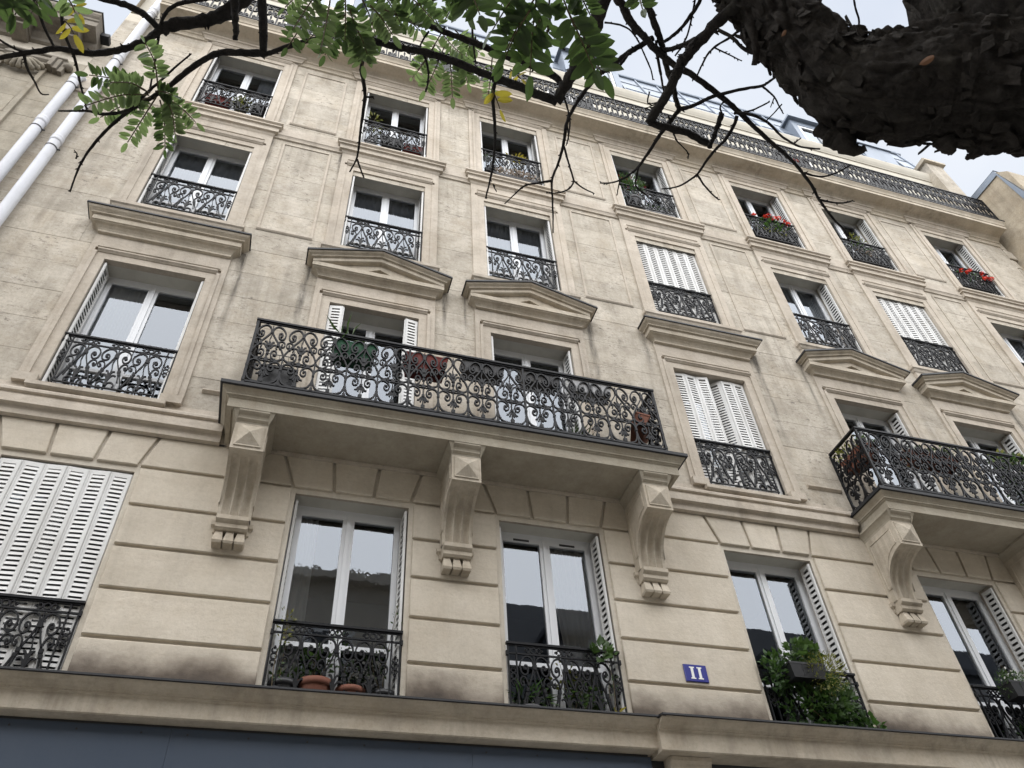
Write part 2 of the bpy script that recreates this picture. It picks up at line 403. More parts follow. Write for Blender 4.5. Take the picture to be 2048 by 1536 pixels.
for c, x in enumerate(XC):                  # flat arch of three voussoirs
    T = [-.748, -.24, .24, .70]; Bt = [-.62, -.205, .205, .60]
    for q in range(3):
        mm = MB(); g = GAP
        mm.block([(x+Bt[q]+g, zb), (x+Bt[q+1]-g, zb), (x+T[q+1]-g, zt), (x+T[q]+g, zt)], random.uniform(-.003, .002), YA+.01, .007)
        mm.build('voussoir', M_block, bld)
    x1 = x+.60; x0 = x+.70                  # stones between arches
    xn = XC[c+1]-.62 if c < 6 else XR; xm = XC[c+1]-.748 if c < 6 else XR
    mm = MB(); mm.block([(x1+GAP, zb), (xn-GAP, zb), (xm-GAP, zt), (x0+GAP, zt)], 0, YA+.01, .007); mm.build('stone_block', M_block, bld)
mm = MB(); mm.block([(XL, zb), (XC[0]-.62-GAP, zb), (XC[0]-.748-GAP, zt), (XL, zt)], 0, YA+.01, .007); mm.build('stone_block', M_block, bld)

# ---- upper wall: ashlar stones with thin flush joints
ZC = [7.46, 7.95, 8.44, 8.93, 9.42, 9.91, 10.42, 10.90, 11.39, 11.88, 12.37, 12.86, 13.42, 13.93, 14.42, 14.91, 15.40, 15.89, 16.30]
for j in range(len(ZC)-1):
    z0, z1 = ZC[j]+.0018, ZC[j+1]-.0018
    zm = (z0+z1)/2
    row = 'B' if zm < 9.9 else 'C' if 10.4 < zm < 13.3 else 'D' if zm > 13.4 else None
    if row and ROW[row][1]+.05 < zm: row = None
    sp = [XL]
    if row:
        for x in XC: sp += [x-HW-.10, x+HW+.10]
    else:
        for x in XC: sp += [x-.95, x-.95, x+.95, x+.95]
    sp += [XR]
    segs = [(sp[i], sp[i+1]) for i in range(0, len(sp)-1, 2)] if row else [(sp[i], sp[i+1]) for i in range(len(sp)-1) if sp[i+1]-sp[i] > .05]
    for xa, xb in segs:
        L = xb-xa; n = max(1, round(L/1.05)); cuts = [xa]
        for i in range(1, n): cuts.append(xa+L*(i+(.18 if j % 2 else -.15))/n)
        cuts.append(xb)
        for a, b in zip(cuts, cuts[1:]):
            mm = MB(); y = random.uniform(-.0015, .0015)
            mm.block([(a+.0018, z0), (b-.0018, z0), (b-.0018, z1), (a+.0018, z1)], y, YW+.004, .0012); mm.build('ashlar_stone', M_wall, bld)

# ---- horizontal mouldings
mm = MB()
mm.uband(XL, 3.42, [(0, 4.475), (.30, 4.425), (.29, 4.418), (.285, 4.405), (.265, 4.39), (.24, 4.38), (.22, 4.368), (.215, 4.352), (.205, 4.35), (.205, 4.34), (.185, 4.335), (.18, 4.33), (.18, 4.20), (.17, 4.19), (0, 4.19)], L=False, xgrow=False, R=False)
mm.build('shop_cornice', M_corn, bld)
mm = MB()
mm.uband(3.42, XR, [(0, 4.48), (.36, 4.425), (.35, 4.418), (.345, 4.405), (.325, 4.39), (.30, 4.38), (.28, 4.368), (.275, 4.352), (.265, 4.35), (.265, 4.34), (.245, 4.335), (.24, 4.33), (.24, 4.17), (.23, 4.16), (0, 4.16)], L=True, R=False, xgrow=False)
mm.build('shop_cornice', M_corn, bld)
mm = MB(); mm.uband(XL, 3.41, [(0, 4.49), (.312, 4.440), (.314, 4.424), (.30, 4.420), (0, 4.47)], L=False, R=False); mm.box(3.40, 3.46, -.37, -.29, 4.418, 4.428)
mm.uband(3.42, XR, [(0, 4.495), (.372, 4.440), (.374, 4.424), (.36, 4.420), (0, 4.475)], L=True, R=False, xgrow=False); mm.build('cornice_flashing', M_zinc, bld)
def string_course(xa, xb):
    mm = MB(); mm.uband(xa, xb, [(0, 7.46), (.035, 7.455), (.035, 7.385), (.06, 7.375), (.105, 7.335), (.11, 7.32), (.11, 7.29), (.08, 7.28), (.085, 7.25), (.105, 7.235), (.105, 7.14), (.06, 7.13), (.05, 7.095), (.05, 7.04), (0, 7.03)], L=False, R=False, xgrow=False)
    return mm.build('string_course', M_trim, bld)
B1, B2 = (-.908, 4.168), (6.78, 11.72)      # the two balconies, flashing edge to edge
for a, b in ((XL, B1[0]+.05), (B1[1]-.05, B2[0]+.05), (B2[1]-.05, XR)): string_course(a, b)
mm = MB(); mm.uband(XL, XR, [(0, 13.76), (.05, 13.74), (.05, 13.51), (.035, 13.49), (.025, 13.455), (.025, 13.43), (0, 13.42)], L=False, R=False); mm.build('string_course', M_trim, bld)
mm = MB(); mm.uband(XL+.55, XR, [(0, 16.66), (.45, 16.66), (.45, 16.625), (.435, 16.61), (.415, 16.585), (.40, 16.55), (.40, 16.53), (.385, 16.525), (.385, 16.44), (.35, 16.435), (.18, 16.435), (.14, 16.42), (.09, 16.38), (.07, 16.36), (.07, 16.31), (.045, 16.30), (.03, 16.27), (.03, 16.22), (0, 16.21)], R=True, xgrow=False)
mm.build('balcony_cornice', M_corn, bld)
mm = MB(); mm.uband(XL+.54, XR+.01, [(0, 16.69), (.462, 16.685), (.464, 16.65), (.45, 16.648), (.1, 16.662)], xgrow=False); mm.build('balcony_flashing', M_zinc, bld)
for x in XC:
    mm = MB(); mm.uband(x-.80, x+.80, [(.07, 16.40), (.115, 16.37), (.115, 16.325), (.09, 16.315), (.065, 16.28), (.055, 16.24), (0, 16.23)]); mm.build('bed_moulding', M_trim, bld)

# ---- window surrounds, sills, heads
def surround(c, r):
    x = XC[c]; z0, z1 = ROW[r]; z0 = zbot(r, c)
    m = MB(); a, b, d, e = HW, HW+.11, HW+.15, HW+.215
    top = {'B': .19, 'C': .17, 'D': .20}[r]
    for s in (-1, 1):
        X = lambda q: x+s*q
        def vb(q0, q1, y): 
            lo, hi = min(X(q0), X(q1)), max(X(q0), X(q1)); m.box(lo, hi, -y, YW, z0-.02, z1 if q0 == a else z1+(.11 if q1 == d else top))
        vb(a, b, .022); vb(b, d, .045 if r != 'C' else .032); vb(d, e, .03)
    m.box(x-b, x+b, -.0221, YW, z1, z1+.11)
    m.uband(x-b, x+b, [(.0, z1+.165), (.06, z1+.16), (.06, z1+.14), (.045, z1+.125), (.032, z1+.11), (0, z1+.109)], xgrow=False)
    if r == 'B':
        m.box(x-e, x+e, -.03, YW, z1+.19, 10.08)
        m.uband(x-.71, x+.71, [(.03, z1+.235), (.045, z1+.23), (.045, z1+.205), (.03, z1+.195)], xgrow=False)
    if r == 'C':
        m.box(x-e, x+e, -.03, YW, z1+.17, 13.42)
        m.uband(x-.69, x+.69, [(.03, z1+.285), (.045, z1+.28), (.045, z1+.265), (.03, z1+.255)], xgrow=False)
        m.uband(x-.70, x+.70, [(.03, z1+.185), (.062, z1+.18), (.062, z1+.165), (.04, z1+.15), (.03, z1+.14)], xgrow=False)
    if r == 'D':
        m.box(x-e, x+e, -.03, YW, z1+.17, 16.22)
    if r == 'B' and c not in BALC:
        for s in (-1, 1): m.box(min(x+s*HW, x+s*.80), max(x+s*HW, x+s*.80), -.085, YW, 7.455, 7.56)
    return m.build('window_surround', M_trim, bld)
def sill(c, r):
    x = XC[c]; m = MB()
    if r == 'B':
        m.uband(x-.535, x+.535, [(0, 7.47), (.12, 7.44), (.12, 7.39), (.10, 7.375), (.07, 7.36), (.06, 7.335), (0, 7.33)])
        m.box(x-HW, x+HW, -.02, .30, 7.40, 7.472)
    if r == 'C':
        m.uband(x-.735, x+.735, [(0, 10.82), (.10, 10.80), (.10, 10.74), (.08, 10.72), (.065, 10.68), (.05, 10.66), (.05, 10.55), (0, 10.5)]); m.box(x-HW, x+HW, -.02, .30, 10.76, 10.822)
    if r == 'D':
        m.uband(x-.76, x+.76, [(.04, 13.74), (.145, 13.715), (.145, 13.675), (.12, 13.66), (.10, 13.645), (.10, 13.63), (.13, 13.615), (.13, 13.59), (.10, 13.58), (.095, 13.565), (.095, 13.48), (.06, 13.47), (.045, 13.435), (.03, 13.415), (0, 13.41)])
        m.uband(x-.66, x+.66, [(.02, 13.80), (.085, 13.795), (.085, 13.73), (.03, 13.715)])
        m.box(x-HW, x+HW, -.03, .30, 13.70, 13.803)
    return m.build('window_sill', M_trim, bld)
def flat_hood(c):
    x = XC[c]
    mm = MB(); mm.uband(x-.72, x+.72, [(0, 10.41), (.25, 10.40), (.25, 10.375), (.235, 10.35), (.205, 10.325), (.195, 10.315), (.195, 10.30), (.165, 10.295), (.165, 10.205), (.15, 10.20), (.145, 10.19), (.115, 10.175), (.085, 10.145), (.07, 10.12), (.07, 10.09), (0, 10.07)]); mm.build('window_hood', M_corn, bld)
    mm = MB(); mm.uband(x-.72, x+.72, [(0, 10.425), (.262, 10.412), (.266, 10.382), (.25, 10.378), (0, 10.40)]); mm.build('hood_flashing', M_zinc, bld)
def pediment(c):
    x = XC[c]; core = .715; rise = .30; m = MB()
    def rake(m, prof, core=core, end=True):
        b = len(m.v); n = len(prof)
        for d, h in prof:
            hw = core+d; zt_ = 10.36; slope = rise/(core+.25)
            ze = zt_+h+(.25-d)*slope; za = 10.36+rise+h
            m.v += [(x-hw, 0, ze), (x-hw, -d, ze), (x, -d, za), (x+hw, -d, ze), (x+hw, 0, ze)]
        for i in range(n-1):
            for k in range(4): m.f.append((b+5*i+k, b+5*i+5+k, b+5*i+6+k, b+5*i+1+k))
    rake(m, [(0, .0), (.25, -.0), (.25, -.025), (.235, -.045), (.21, -.06), (.20, -.07), (.20, -.085), (.17, -.09), (.17, -.155), (.15, -.165), (.10, -.17)])
    # horizontal base and bed
    m.uband(x-.72, x+.72, [(.10, 10.245), (.165, 10.24), (.165, 10.165), (.15, 10.16), (.145, 10.15), (.115, 10.135), (.085, 10.11), (.07, 10.09), (.07, 10.075), (0, 10.06)])
    # tympanum with a small triangular recess
    t0 = (x-.80, -.105, 10.235); t1 = (x+.80, -.105, 10.235); ta = (x, -.105, 10.53)
    i0 = (x-.24, -.105, 10.27); i1 = (x+.24, -.105, 10.27); ia = (x, -.105, 10.40)
    m.quad(t0, t1, i1, i0); m.quad(t1, ta, ia, i1); m.quad(ta, t0, i0, ia)
    bk = [Vector(p)+Vector((0, .15, 0)) for p in (i0, i1, ia)]
    m.quad(i0, i1, bk[1], bk[0]); m.quad(i1, ia, bk[2], bk[1]); m.quad(ia, i0, bk[0], bk[2]); m.tri(*bk)
    m.build('pediment', M_corn, bld)
    f = MB(); rake(f, [(0, .018), (.262, .013), (.266, -.022), (.25, -.026), (.0, .004)]); f.build('pediment_flashing', M_zinc, bld)
for c in range(7):
    for r in 'BCD': surround(c, r)
    for r in 'CD': sill(c, r)
    if c not in BALC: sill(c, 'B')
    (pediment if c in BALC else flat_hood)(c)

# ---- framed panels on the wide piers
def pier_panel(xa, xb, z0, z1):
    m = MB(); t = .035
    m.uband(xa, xb, [(0, z0+.055), (.018, z0+.05), (.028, z0+.03), (.02, z0+.015), (.008, z0)], xgrow=False)
    m.box(xa, xa+t, -.013, YW, z0+.052, z1); m.box(xb-t, xb, -.013, YW, z0+.052, z1); m.box(xa, xb, -.0131, YW, z1-.001, z1+t)
    m.build('pier_panel', M_trim, bld)
for a, b in ((0, 1), (2, 3), (3, 4), (5, 6)):
    mid = (XC[a]+XC[b])/2; hw = (XC[b]-XC[a])/2-HW-.385
    pier_panel(mid-hw, mid+hw, 13.98, 16.0); pier_panel(mid-hw, mid+hw, 10.89, 13.3)
# small moulded foot panels of the balcony storey
for a, b in ((XC[0]+.95, B1[0]+.02), (B1[1]+.06, XC[3]-.9), (XC[3]+.95, B2[0]+.1)):
    mm = MB(); mm.uband(a, b, [(0, 7.78), (.03, 7.775), (.03, 7.76), (.015, 7.75), (.03, 7.74), (.012, 7.725), (0, 7.72)], xgrow=False); mm.build('foot_moulding', M_trim, bld)

# ---- balconies
def balcony_slab(xa, xb):
    ca, cb = xa+.70, xb-.70
    m = MB(); m.uband(ca, cb, [(0, 7.33), (.69, 7.29), (.69, 7.265), (.675, 7.245), (.655, 7.225), (.64, 7.205), (.64, 7.19), (.625, 7.185), (.62, 7.175), (.605, 7.165), (.605, 7.055), (.56, 7.053), (.555, 7.062), (.45, 7.062), (0, 7.062)])
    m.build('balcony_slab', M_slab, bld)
    m = MB(); m.uband(ca, cb, [(0, 7.345), (.70, 7.312), (.712, 7.308), (.712, 7.268), (.692, 7.262), (0, 7.31)]); m.build('slab_flashing', M_zinc, bld)
    m = MB(); m.uband(xa+.12, xb-.12, [(.0, 7.06), (.035, 7.058), (.03, 7.03), (0, 7.025)], xgrow=False); m.build('soffit_moulding', M_trim, bld)
balcony_slab(*B1); balcony_slab(*B2)
def console(xc):
    HWc = .155
    head = empty('console', (0, 0, 0)); head.parent = bld
    m = MB()
    m.uband(xc-.145, xc+.145, [(0, 7.062), (.60, 7.061), (.60, 7.035), (.585, 7.02), (.565, 7.005), (.555, 6.985), (.555, 6.97), (.54, 6.955), (.53, 6.945), (.53, 6.93), (0, 6.93)], xgrow=False)
    # side returns of the cap
    for s in (-1, 1):
        X = xc+s*.145
        pr = [(.06, 7.061), (.06, 7.035), (.045, 7.02), (.03, 7.0), (.022, 6.985), (.012, 6.96), (.008, 6.93)]
        for (o1, z1), (o2, z2) in zip(pr, pr[1:]): m.quad((X+s*o1, 0, z1), (X+s*o1, -.545-o1*.9, z1), (X+s*o2, -.53-o2*.9, z2), (X+s*o2, 0, z2))
        m.quad((X, -.6, 7.061), (X+s*.06, -.599, 7.061), (X+s*.008, -.537, 6.93), (X, -.53, 6.93))
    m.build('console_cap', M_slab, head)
    m = MB()
    # profile (d,z): head block front, hollow scroll, foot
    P = [(.53, 6.935), (.53, 6.605)]
    for k in range(1, 15):
        t = k/14*math.pi/2; P.append((.505-.395*math.sin(t)+.0, 6.60-.44*(1-math.cos(t))))
    P.append((.108, 6.095))
    nx = 31; xs = [xc-HWc+2*HWc*i/(nx-1) for i in range(nx)]
    def flute(i, j):
        if j < 3 : return 0
        u = (xs[i]-xc)/HWc; best = 0
        for q in (-.56, 0, .56):
            a = (u-q)/.235
            if abs(a) < 1: best = max(best, math.sqrt(1-a*a))
        return best*.03*min(1, (j-2)/2.5)
    b = len(m.v)
    for j, (d, z) in enumerate(P):
        j0, j1 = max(j-1, 0), min(j+1, len(P)-1); tx, tz = P[j1][0]-P[j0][0], P[j1][1]-P[j0][1]; l = math.hypot(tx, tz)
        nd, nz_ = tz/l, -tx/l
        for i in range(nx):
            f = flute(i, j); m.v.append((xs[i], -(d+nd*f), z+nz_*f))
    for j in range(len(P)-1):
        for i in range(nx-1): m.f.append((b+j*nx+i, b+j*nx+i+1, b+(j+1)*nx+i+1, b+(j+1)*nx+i))
    for s in (-1, 1):
        X = xc+s*HWc
        for (d1, z1), (d2, z2) in zip(P, P[1:]): m.quad((X, 0, z1), (X, -d1, z1), (X, -d2, z2), (X, 0, z2))
        # moulded frame on the cheek
        F = [(.45, 6.86), (.06, 6.86), (.06, 6.25)] + [(.455-.33*math.sin(k/8*math.pi/2), 6.66-.41*(1-math.cos(k/8*math.pi/2))) for k in range(8, -1, -1)] + [(.45, 6.86)]
        for (d1, z1), (d2, z2) in zip(F, F[1:]):
            l = math.hypot(d2-d1, z2-z1) or 1; ax, az = -(z2-z1)/l*.009, (d2-d1)/l*.009
            m.quad((X+s*.008, -d1-ax, z1+az), (X+s*.008, -d2-ax, z2+az), (X+s*.008, -d2+ax, z2-az), (X+s*.008, -d1+ax, z1-az))
            m.quad((X, -d1-ax*1.5, z1+az*1.5), (X, -d2-ax*1.5, z2+az*1.5), (X+s*.008, -d2-ax, z2+az), (X+s*.008, -d1-ax, z1+az))
            m.quad((X, -d1+ax*1.5, z1-az*1.5), (X, -d2+ax*1.5, z2-az*1.5), (X+s*.008, -d2+ax, z2-az), (X+s*.008, -d1+ax, z1-az))
    m.build('scroll', M_corn, head)
    m = MB(); h = .115                       # diamond boss
    m.box(xc-h-.012, xc+h+.012, -.542, -.53, 6.64, 6.905); 
    q = [(xc-h, -.543, 6.655), (xc+h, -.543, 6.655), (xc+h, -.543, 6.893), (xc-h, -.543, 6.893)]; ap = (xc, -.60, 6.774)
    for i in range(4): m.tri(q[i], q[(i+1) % 4], ap)
    m.build('diamond_boss', M_corn, head)
    m = MB(); m.uband(xc-.145, xc+.145, [(.1, 6.10), (.165, 6.098), (.165, 6.055), (.15, 6.04), (.13, 6.025), (.13, 5.985), (.11, 5.965), (0, 5.96)], xgrow=False)
    m.uband(xc-.145, xc+.145, [(0, 6.10), (.045, 6.098), (.045, 6.055), (.03, 6.04), (.02, 6.025), (.02, 5.985), (0, 5.965)])
    m.build('console_foot', M_corn, head)
    for k in (-1, 0, 1):
        X = xc+k*.098; m = MB()
        t = [(X-.030, -.02, 5.968), (X+.030, -.02, 5.968), (X+.030, -.085, 5.968), (X-.030, -.085, 5.968)]
        l = [(X-.047, 0, 5.845), (X+.047, 0, 5.845), (X+.047, -.125, 5.845), (X-.047, -.125, 5.845)]
        for i in range(4): m.quad(t[i], t[(i+1) % 4], l[(i+1) % 4], l[i])
        e = [(X-.040, 0, 5.822), (X+.040, 0, 5.822), (X+.040, -.115, 5.822), (X-.040, -.115, 5.822)]
        for i in range(4): m.quad(l[i], l[(i+1) % 4], e[(i+1) % 4], e[i])
        m.quad(*e); m.build('gutta', M_corn, head)
for xc in (-.545, 1.617, 3.78, 7.04, 9.2, 11.36): console(xc)

# ---- wrought iron
def mirror(P): return [(-a, b) for a, b in P]
def disc(m, x, z, r=.012, d=.013, y=0, n=8):
    m.bar2d([(x-r, z), (x+r, z)], r*.9, d, y)
def heart_panel(W, H):
    """balcony panel centred on its palmette, x in [-W/2,W/2], z in [0,H]"""
    m = MB()
    C1 = [(.5, .49), (.40, .585), (.25, .70), (.10, .80), (.025, .87), (.06, .945), (.18, .985), (.33, .955), (.435, .875), (.42, .795), (.33, .765), (.245, .80), (.245, .86), (.31, .875), (.345, .84), (.31, .82)]
    C2 = [(.25, .585), (.22, .63), (.27, .70), (.355, .735), (.45, .715), (.47, .665), (.42, .635), (.375, .66), (.40, .69)]
    C3 = [(.5, .475), (.45, .43), (.34, .40), (.20, .415), (.115, .47), (.13, .535), (.215, .555), (.275, .52), (.25, .475), (.20, .485)]
    C4 = [(.5, .26), (.46, .325), (.35, .365), (.20, .35), (.11, .295), (.125, .235), (.21, .215), (.27, .25), (.245, .295), (.195, .285)]
    C5 = [(.5, .25), (.48, .15), (.40, .06), (.24, .02), (.0, .012)]
    for P, wd in ((C1, .006), (C2, .005), (C3, .0058), (C4, .0058), (C5, .0062)):
        S = [(a*W, b*H) for a, b in smooth_pts(P, 4)]
        m.bar2d(S, wd, .009); m.bar2d(mirror(S), wd, .009)
    for s in (-1, 1):
        m.bar2d([(s*.5*W, .0), (s*.5*W, .5*H)], .0062, .0085); disc(m, s*.5*W, .02*H, .016); disc(m, s*.5*W, .255*H, .013); disc(m, s*.5*W, .485*H, .012)
        for ex, ez in ((.31, .82), (.20, .485), (.195, .285)): disc(m, s*ex*W, ez*H, .0105, .012)
        m.bar2d([(s*.30*W, .655*H), (s*.36*W, .60*H)], .0075, .011); disc(m, s*.27*W, .655*H, .014)
        for P in ([(0, .575), (.07, .60), (.13, .645), (.20, .655)], [(0, .60), (.05, .64), (.09, .69), (.15, .70)], [(0, .215), (.08, .19), (.13, .15), (.19, .15)], [(0, .20), (.05, .16), (.08, .12)]):
            S = [(s*a*W, b*H) for a, b in smooth_pts(P, 3)]; m.bar2d(S, .0065, .008)
        S = [(s*a*W, b*H) for a, b in smooth_pts([(.0, .385), (.10, .405), (.20, .385), (.10, .365), (0, .385)], 3)]; m.bar2d(S, .0045, .008)
        disc(m, s*.29*W, .385*H, .017, .009); m.bar2d([(s*.2*W, .385*H), (s*.37*W, .385*H)], .004, .006)
        m.bar2d([(s*.30*W, .362*H), (s*.30*W, .408*H)], .005, .006)
    m.bar2d([(0, .0), (0, .56*H)], .0048, .007)
    m.bar2d([(a*W, b*H) for a, b in smooth_pts([(0, .56), (.02, .66), (-.02, .74), (.01, .82), (0, .985)], 4)], .0042, .006)
    for z, r in ((.385, .02), (.045, .02), (.57, .018), (.225, .015), (.875, .017), (.50, .014), (.64, .014)): disc(m, 0, z*H, r, .012)
    m.bar2d([(0, .60*H), (0, .70*H)], .010, .006)
    return m.mesh('scroll_panel', M_iron)
def small_panel(W, H):
    m = MB()
    C1 = [(.5, .02), (.42, .16), (.26, .42), (.10, .66), (.035, .82), (.07, .93), (.2, .985), (.36, .95), (.46, .84), (.43, .71), (.32, .665), (.225, .72), (.23, .81), (.31, .83), (.34, .775), (.30, .76)]
    C2 = [(.34, .14), (.285, .30), (.24, .42), (.26, .56), (.35, .635), (.46, .60), (.47, .52), (.41, .48), (.365, .52), (.40, .56)]
    C3 = [(.02, .0), (.05, .09), (.16, .12), (.26, .07), (.25, .0)]
    for P, wd in ((C1, .0055), (C2, .0048), (C3, .0055)):
        S = [(a*W, b*H) for a, b in smooth_pts(P, 4)]; m.bar2d(S, wd, .008); m.bar2d(mirror(S), wd, .008)
    for s in (-1, 1):
        disc(m, s*.30*W, .77*H, .010, .011); disc(m, s*.40*W, .54*H, .008, .01)
        disc(m, s*.265*W, .42*H, .016, .011); disc(m, s*.30*W, .34*H, .014, .011)
        for P in ([(0, .12), (.05, .24), (.13, .31), (.22, .29)], [(0, .2), (.03, .33), (.08, .40), (.14, .40)]):
            m.bar2d([(s*a*W, b*H) for a, b in smooth_pts(P, 3)], .0065, .007)
    m.bar2d([(0, 0), (0, .3*H)], .008, .008)
    m.bar2d([(a*W, b*H) for a, b in smooth_pts([(0, .3), (.025, .45), (-.025, .6), (0, .78), (0, 1.0)], 4)], .004, .006)
    disc(m, 0, .80*H, .02, .012); disc(m, 0, .06*H, .016, .011)
    return m.mesh('scroll_panel', M_iron)
def ring_orn(horizontal=True):
    m = MB(); r = .026
    circ = [(r*math.cos(t*math.pi/8), r*math.sin(t*math.pi/8)) for t in range(17)]
    m.bar2d(circ, .004, .007)
    for s in (-1, 1):
        Cc = [(s*(.03+.019*(1-math.cos(t))+.004), .024*math.sin(t*1.0)) for t in [(-2.4+4.8*k/12) for k in range(13)]]
        m.bar2d(Cc, .004, .007); m.bar2d([(s*.066, 0), (s*.095, 0)], .006, .006); m.bar2d([(s*.078, -.014), (s*.078, .014)], .004, .006)
    me = m.mesh('ring_ornament', M_iron); return me
SP = small_panel(.31, .57); RO = ring_orn()
def win_rail(c, r):
    x = XC[c]; zt_ = {'A': 5.18, 'B': 8.305, 'C': 11.70, 'D': 14.81}[r]; y = .02
    m = MB()
    m.box(x-HW, x+HW, y-.022, y+.022, zt_-.018, zt_+.004); m.box(x-HW+.01, x+HW-.01, y-.009, y+.009, zt_-.032, zt_-.018)
    m.box(x-HW, x+HW, y-.009, y+.009, zt_-.115, zt_-.10)
    m.box(x-.5, x+.5, y-.009, y+.009, zt_-.715, zt_-.70)
    for q in (.483, .562):
        for s in (-1, 1): m.box(x+s*q-.007, x+s*q+.007, y-.009, y+.009, zt_-.73, zt_-.03)
    for s in (-1, 1): m.box(x+s*.572-.012, x+s*.572+.012, y-.013, y+.013, zt_-.13, zt_-.085)
    o = m.build('window_railing', M_iron, bld)
    for q in (-.31, 0, .31):
        link('scroll_panel', SP, o, (x+q, y, zt_-.69)); link('ring_ornament', RO, o, (x+q, y, zt_-.066))
    for s in (-1, 1):
        p = link('ring_ornament', RO, o, (x+s*.5225, y, zt_-.33)); p.rotation_euler = (0, math.pi/2, 0)
    return o
HP = heart_panel(.3365, .905)
def balcony_rail(xa, xb, name='balcony_railing'):
    yr = -.60; zt_ = 8.385; zb_ = 7.43
    n = 14; W = (xb-xa)/n
    m = MB()
    m.box(xa-.02, xb+.02, yr-.024, yr+.024, zt_-.014, zt_+.012); m.box(xa, xb, yr-.009, yr+.009, zt_-.034, zt_-.014)
    m.box(xa, xb, yr-.012, yr+.012, zb_-.012, zb_+.010)
    for s, X in ((-1, xa), (1, xb)):
        m.box(X-.014, X+.014, yr-.0141, yr+.0141, 7.30, zt_-.015)
        m.box(X-.0241, X+.0241, yr+.0242, -.02, zt_-.0141, zt_+.0119); m.box(X-.012, X+.012, yr+.0142, -.02, zb_-.0121, zb_+.0099)
        m.box(X-.013, X+.013, -.03, -.004, 7.30, zt_-.016)
    for k in (5, 9): m.box(xa+W*k-.011, xa+W*k+.011, yr-.012, yr+.012, 7.30, zt_-.015)
    o = m.build(name, M_iron, bld)
    for k in range(n):
        p = link('scroll_panel', HP, o, (xa+W*(k+.5), yr, zb_)); p.scale = (W/.3365, 1, 1)
    for X in (xa, xb):
        for q in (0, 1):
            p = link('scroll_panel', HP, o, (X, yr+.30*(q+.5)-.01, zb_), math.pi/2); p.scale = (.29/.3365, 1, 1)
    return o
balcony_rail(-.735, 3.99); balcony_rail(6.95, 11.55)
for r in 'ABCD':
    for c in range(7):
        if r == 'B' and c in BALC: continue
        if (r, c) in (('A', 6), ('A', 5), ('B', 6)): continue
        win_rail(c, r)
# long top-floor railing of uprights and small scrolls
def top_panel():
    m = MB(); W, H = .23, .93
    m.bar2d([(-W/2, 0), (-W/2, H)], .010, .011)
    for s in (-1, 1):
        for z in (.20, .62):
            P = [(.5, z-.10), (.34, z-.12), (.16, z-.06), (.10, z+.02), (.2, z+.07), (.32, z+.03), (.27, z-.03)]
            m.bar2d([(s*a*W, b*H) for a, b in smooth_pts(P, 3)], .0095, .012); disc(m, s*.27*W, (z-.02)*H, .016, .015)
        P = [(.5, .80), (.3, .82), (.12, .88), (.2, .94), (.36, .92)]
        m.bar2d([(s*a*W, b*H) for a, b in smooth_pts(P, 3)], .008, .011)
    m.bar2d([(0, .0), (0, .95*H)], .007, .009); disc(m, 0, .42*H, .016); disc(m, 0, .77*H, .014); disc(m, 0, .04*H, .013)
    return m.mesh('scroll_panel', M_iron)
TP = top_panel(); xa, xb = XL+.62, XR-.03; m = MB(); yr = -.40
m.box(xa, xb, yr-.022, yr+.022, 17.60, 17.625); m.box(xa, xb, yr-.011, yr+.011, 16.70, 16.722); m.box(xa, xb, yr-.008, yr+.008, 17.46, 17.475)
m.box(xb-.02, xb+.02, yr+.0221, .1, 17.6001, 17.6249)
for k in range(1, 10): m.box(xa+(xb-xa)*k/9-.014, xa+(xb-xa)*k/9+.014, yr-.015, yr+.015, 16.67, 17.60)
o = m.build('roof_balcony_railing', M_iron, bld)
n = 80
for k in range(n):
    p = link('scroll_panel', TP, o, (xa+(xb-xa)*(k+.5)/n, yr, 16.69)); p.scale = ((xb-xa)/n/.23, 1, .985)

# ---- louvred shutter leaves
LW = .192
def leaf_frame(H):
    m = MB(); s = .040
    m.box(0, s, -.010, .010, 0, H); m.box(LW-s, LW, -.010, .010, 0, H)
    m.box(s, LW-s, -.0095, .0095, 0, .05); m.box(s, LW-s, -.0095, .0095, H-.05, H)
    m.box(.006, .013, -.016, -.010, .01, H-.01); m.box(LW-.013, LW-.006, -.016, -.010, .01, H-.01)
    return m.mesh('shutter', M_shut)
def slat_box(m, z, h=.0315):
    a = .040; b = LW-.040
    v = [(a, -.013, z), (b, -.013, z), (b, -.005, z+h), (a, -.005, z+h), (a, -.009, z-.001), (b, -.009, z-.001), (b, -.001, z+h-.001), (a, -.001, z+h-.001)]
    n = len(m.v); m.v += v
    for f in ((0, 1, 2, 3), (7, 6, 5, 4), (0, 4, 5, 1), (1, 5, 6, 2), (2, 6, 7, 3), (3, 7, 4, 0)): m.f.append(tuple(n+i for i in f))
def slat_zs(H, p=.0475):
    zs = []; z = .056
    while z < H-.09:
        zs.append(z)
        z += p
    return zs
_leaf = {}; _back = {}
ms = MB(); slat_box(ms, 0); SLAT = ms.mesh('slat', M_shut)
def leaf(xa, ya, xb, yb, z0, z1, single=False, back=False, p=.0475):
    H = round(z1-z0, 3); key = (H, p)
    if key not in _leaf:
        ml = MB()
        for z in slat_zs(H, p): slat_box(ml, z, .0315*p/.0475*(1 if p < .06 else .9))
        _leaf[key] = (leaf_frame(H), ml.mesh('louvres', M_shut))
    o = link('shutter', _leaf[key][0], bld, (xa, ya, z0), math.atan2(yb-ya, xb-xa))
    o.scale = (math.hypot(xb-xa, yb-ya)/LW*.985, 1, 1)
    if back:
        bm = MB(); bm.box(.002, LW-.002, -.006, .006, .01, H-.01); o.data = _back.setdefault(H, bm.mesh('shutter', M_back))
    elif single:
        for z in slat_zs(H): link('slat', SLAT, o, (0, 0, z))
    else:
        q = link('louvres', _leaf[key][1], o); q['kind'] = 'stuff'
    return o
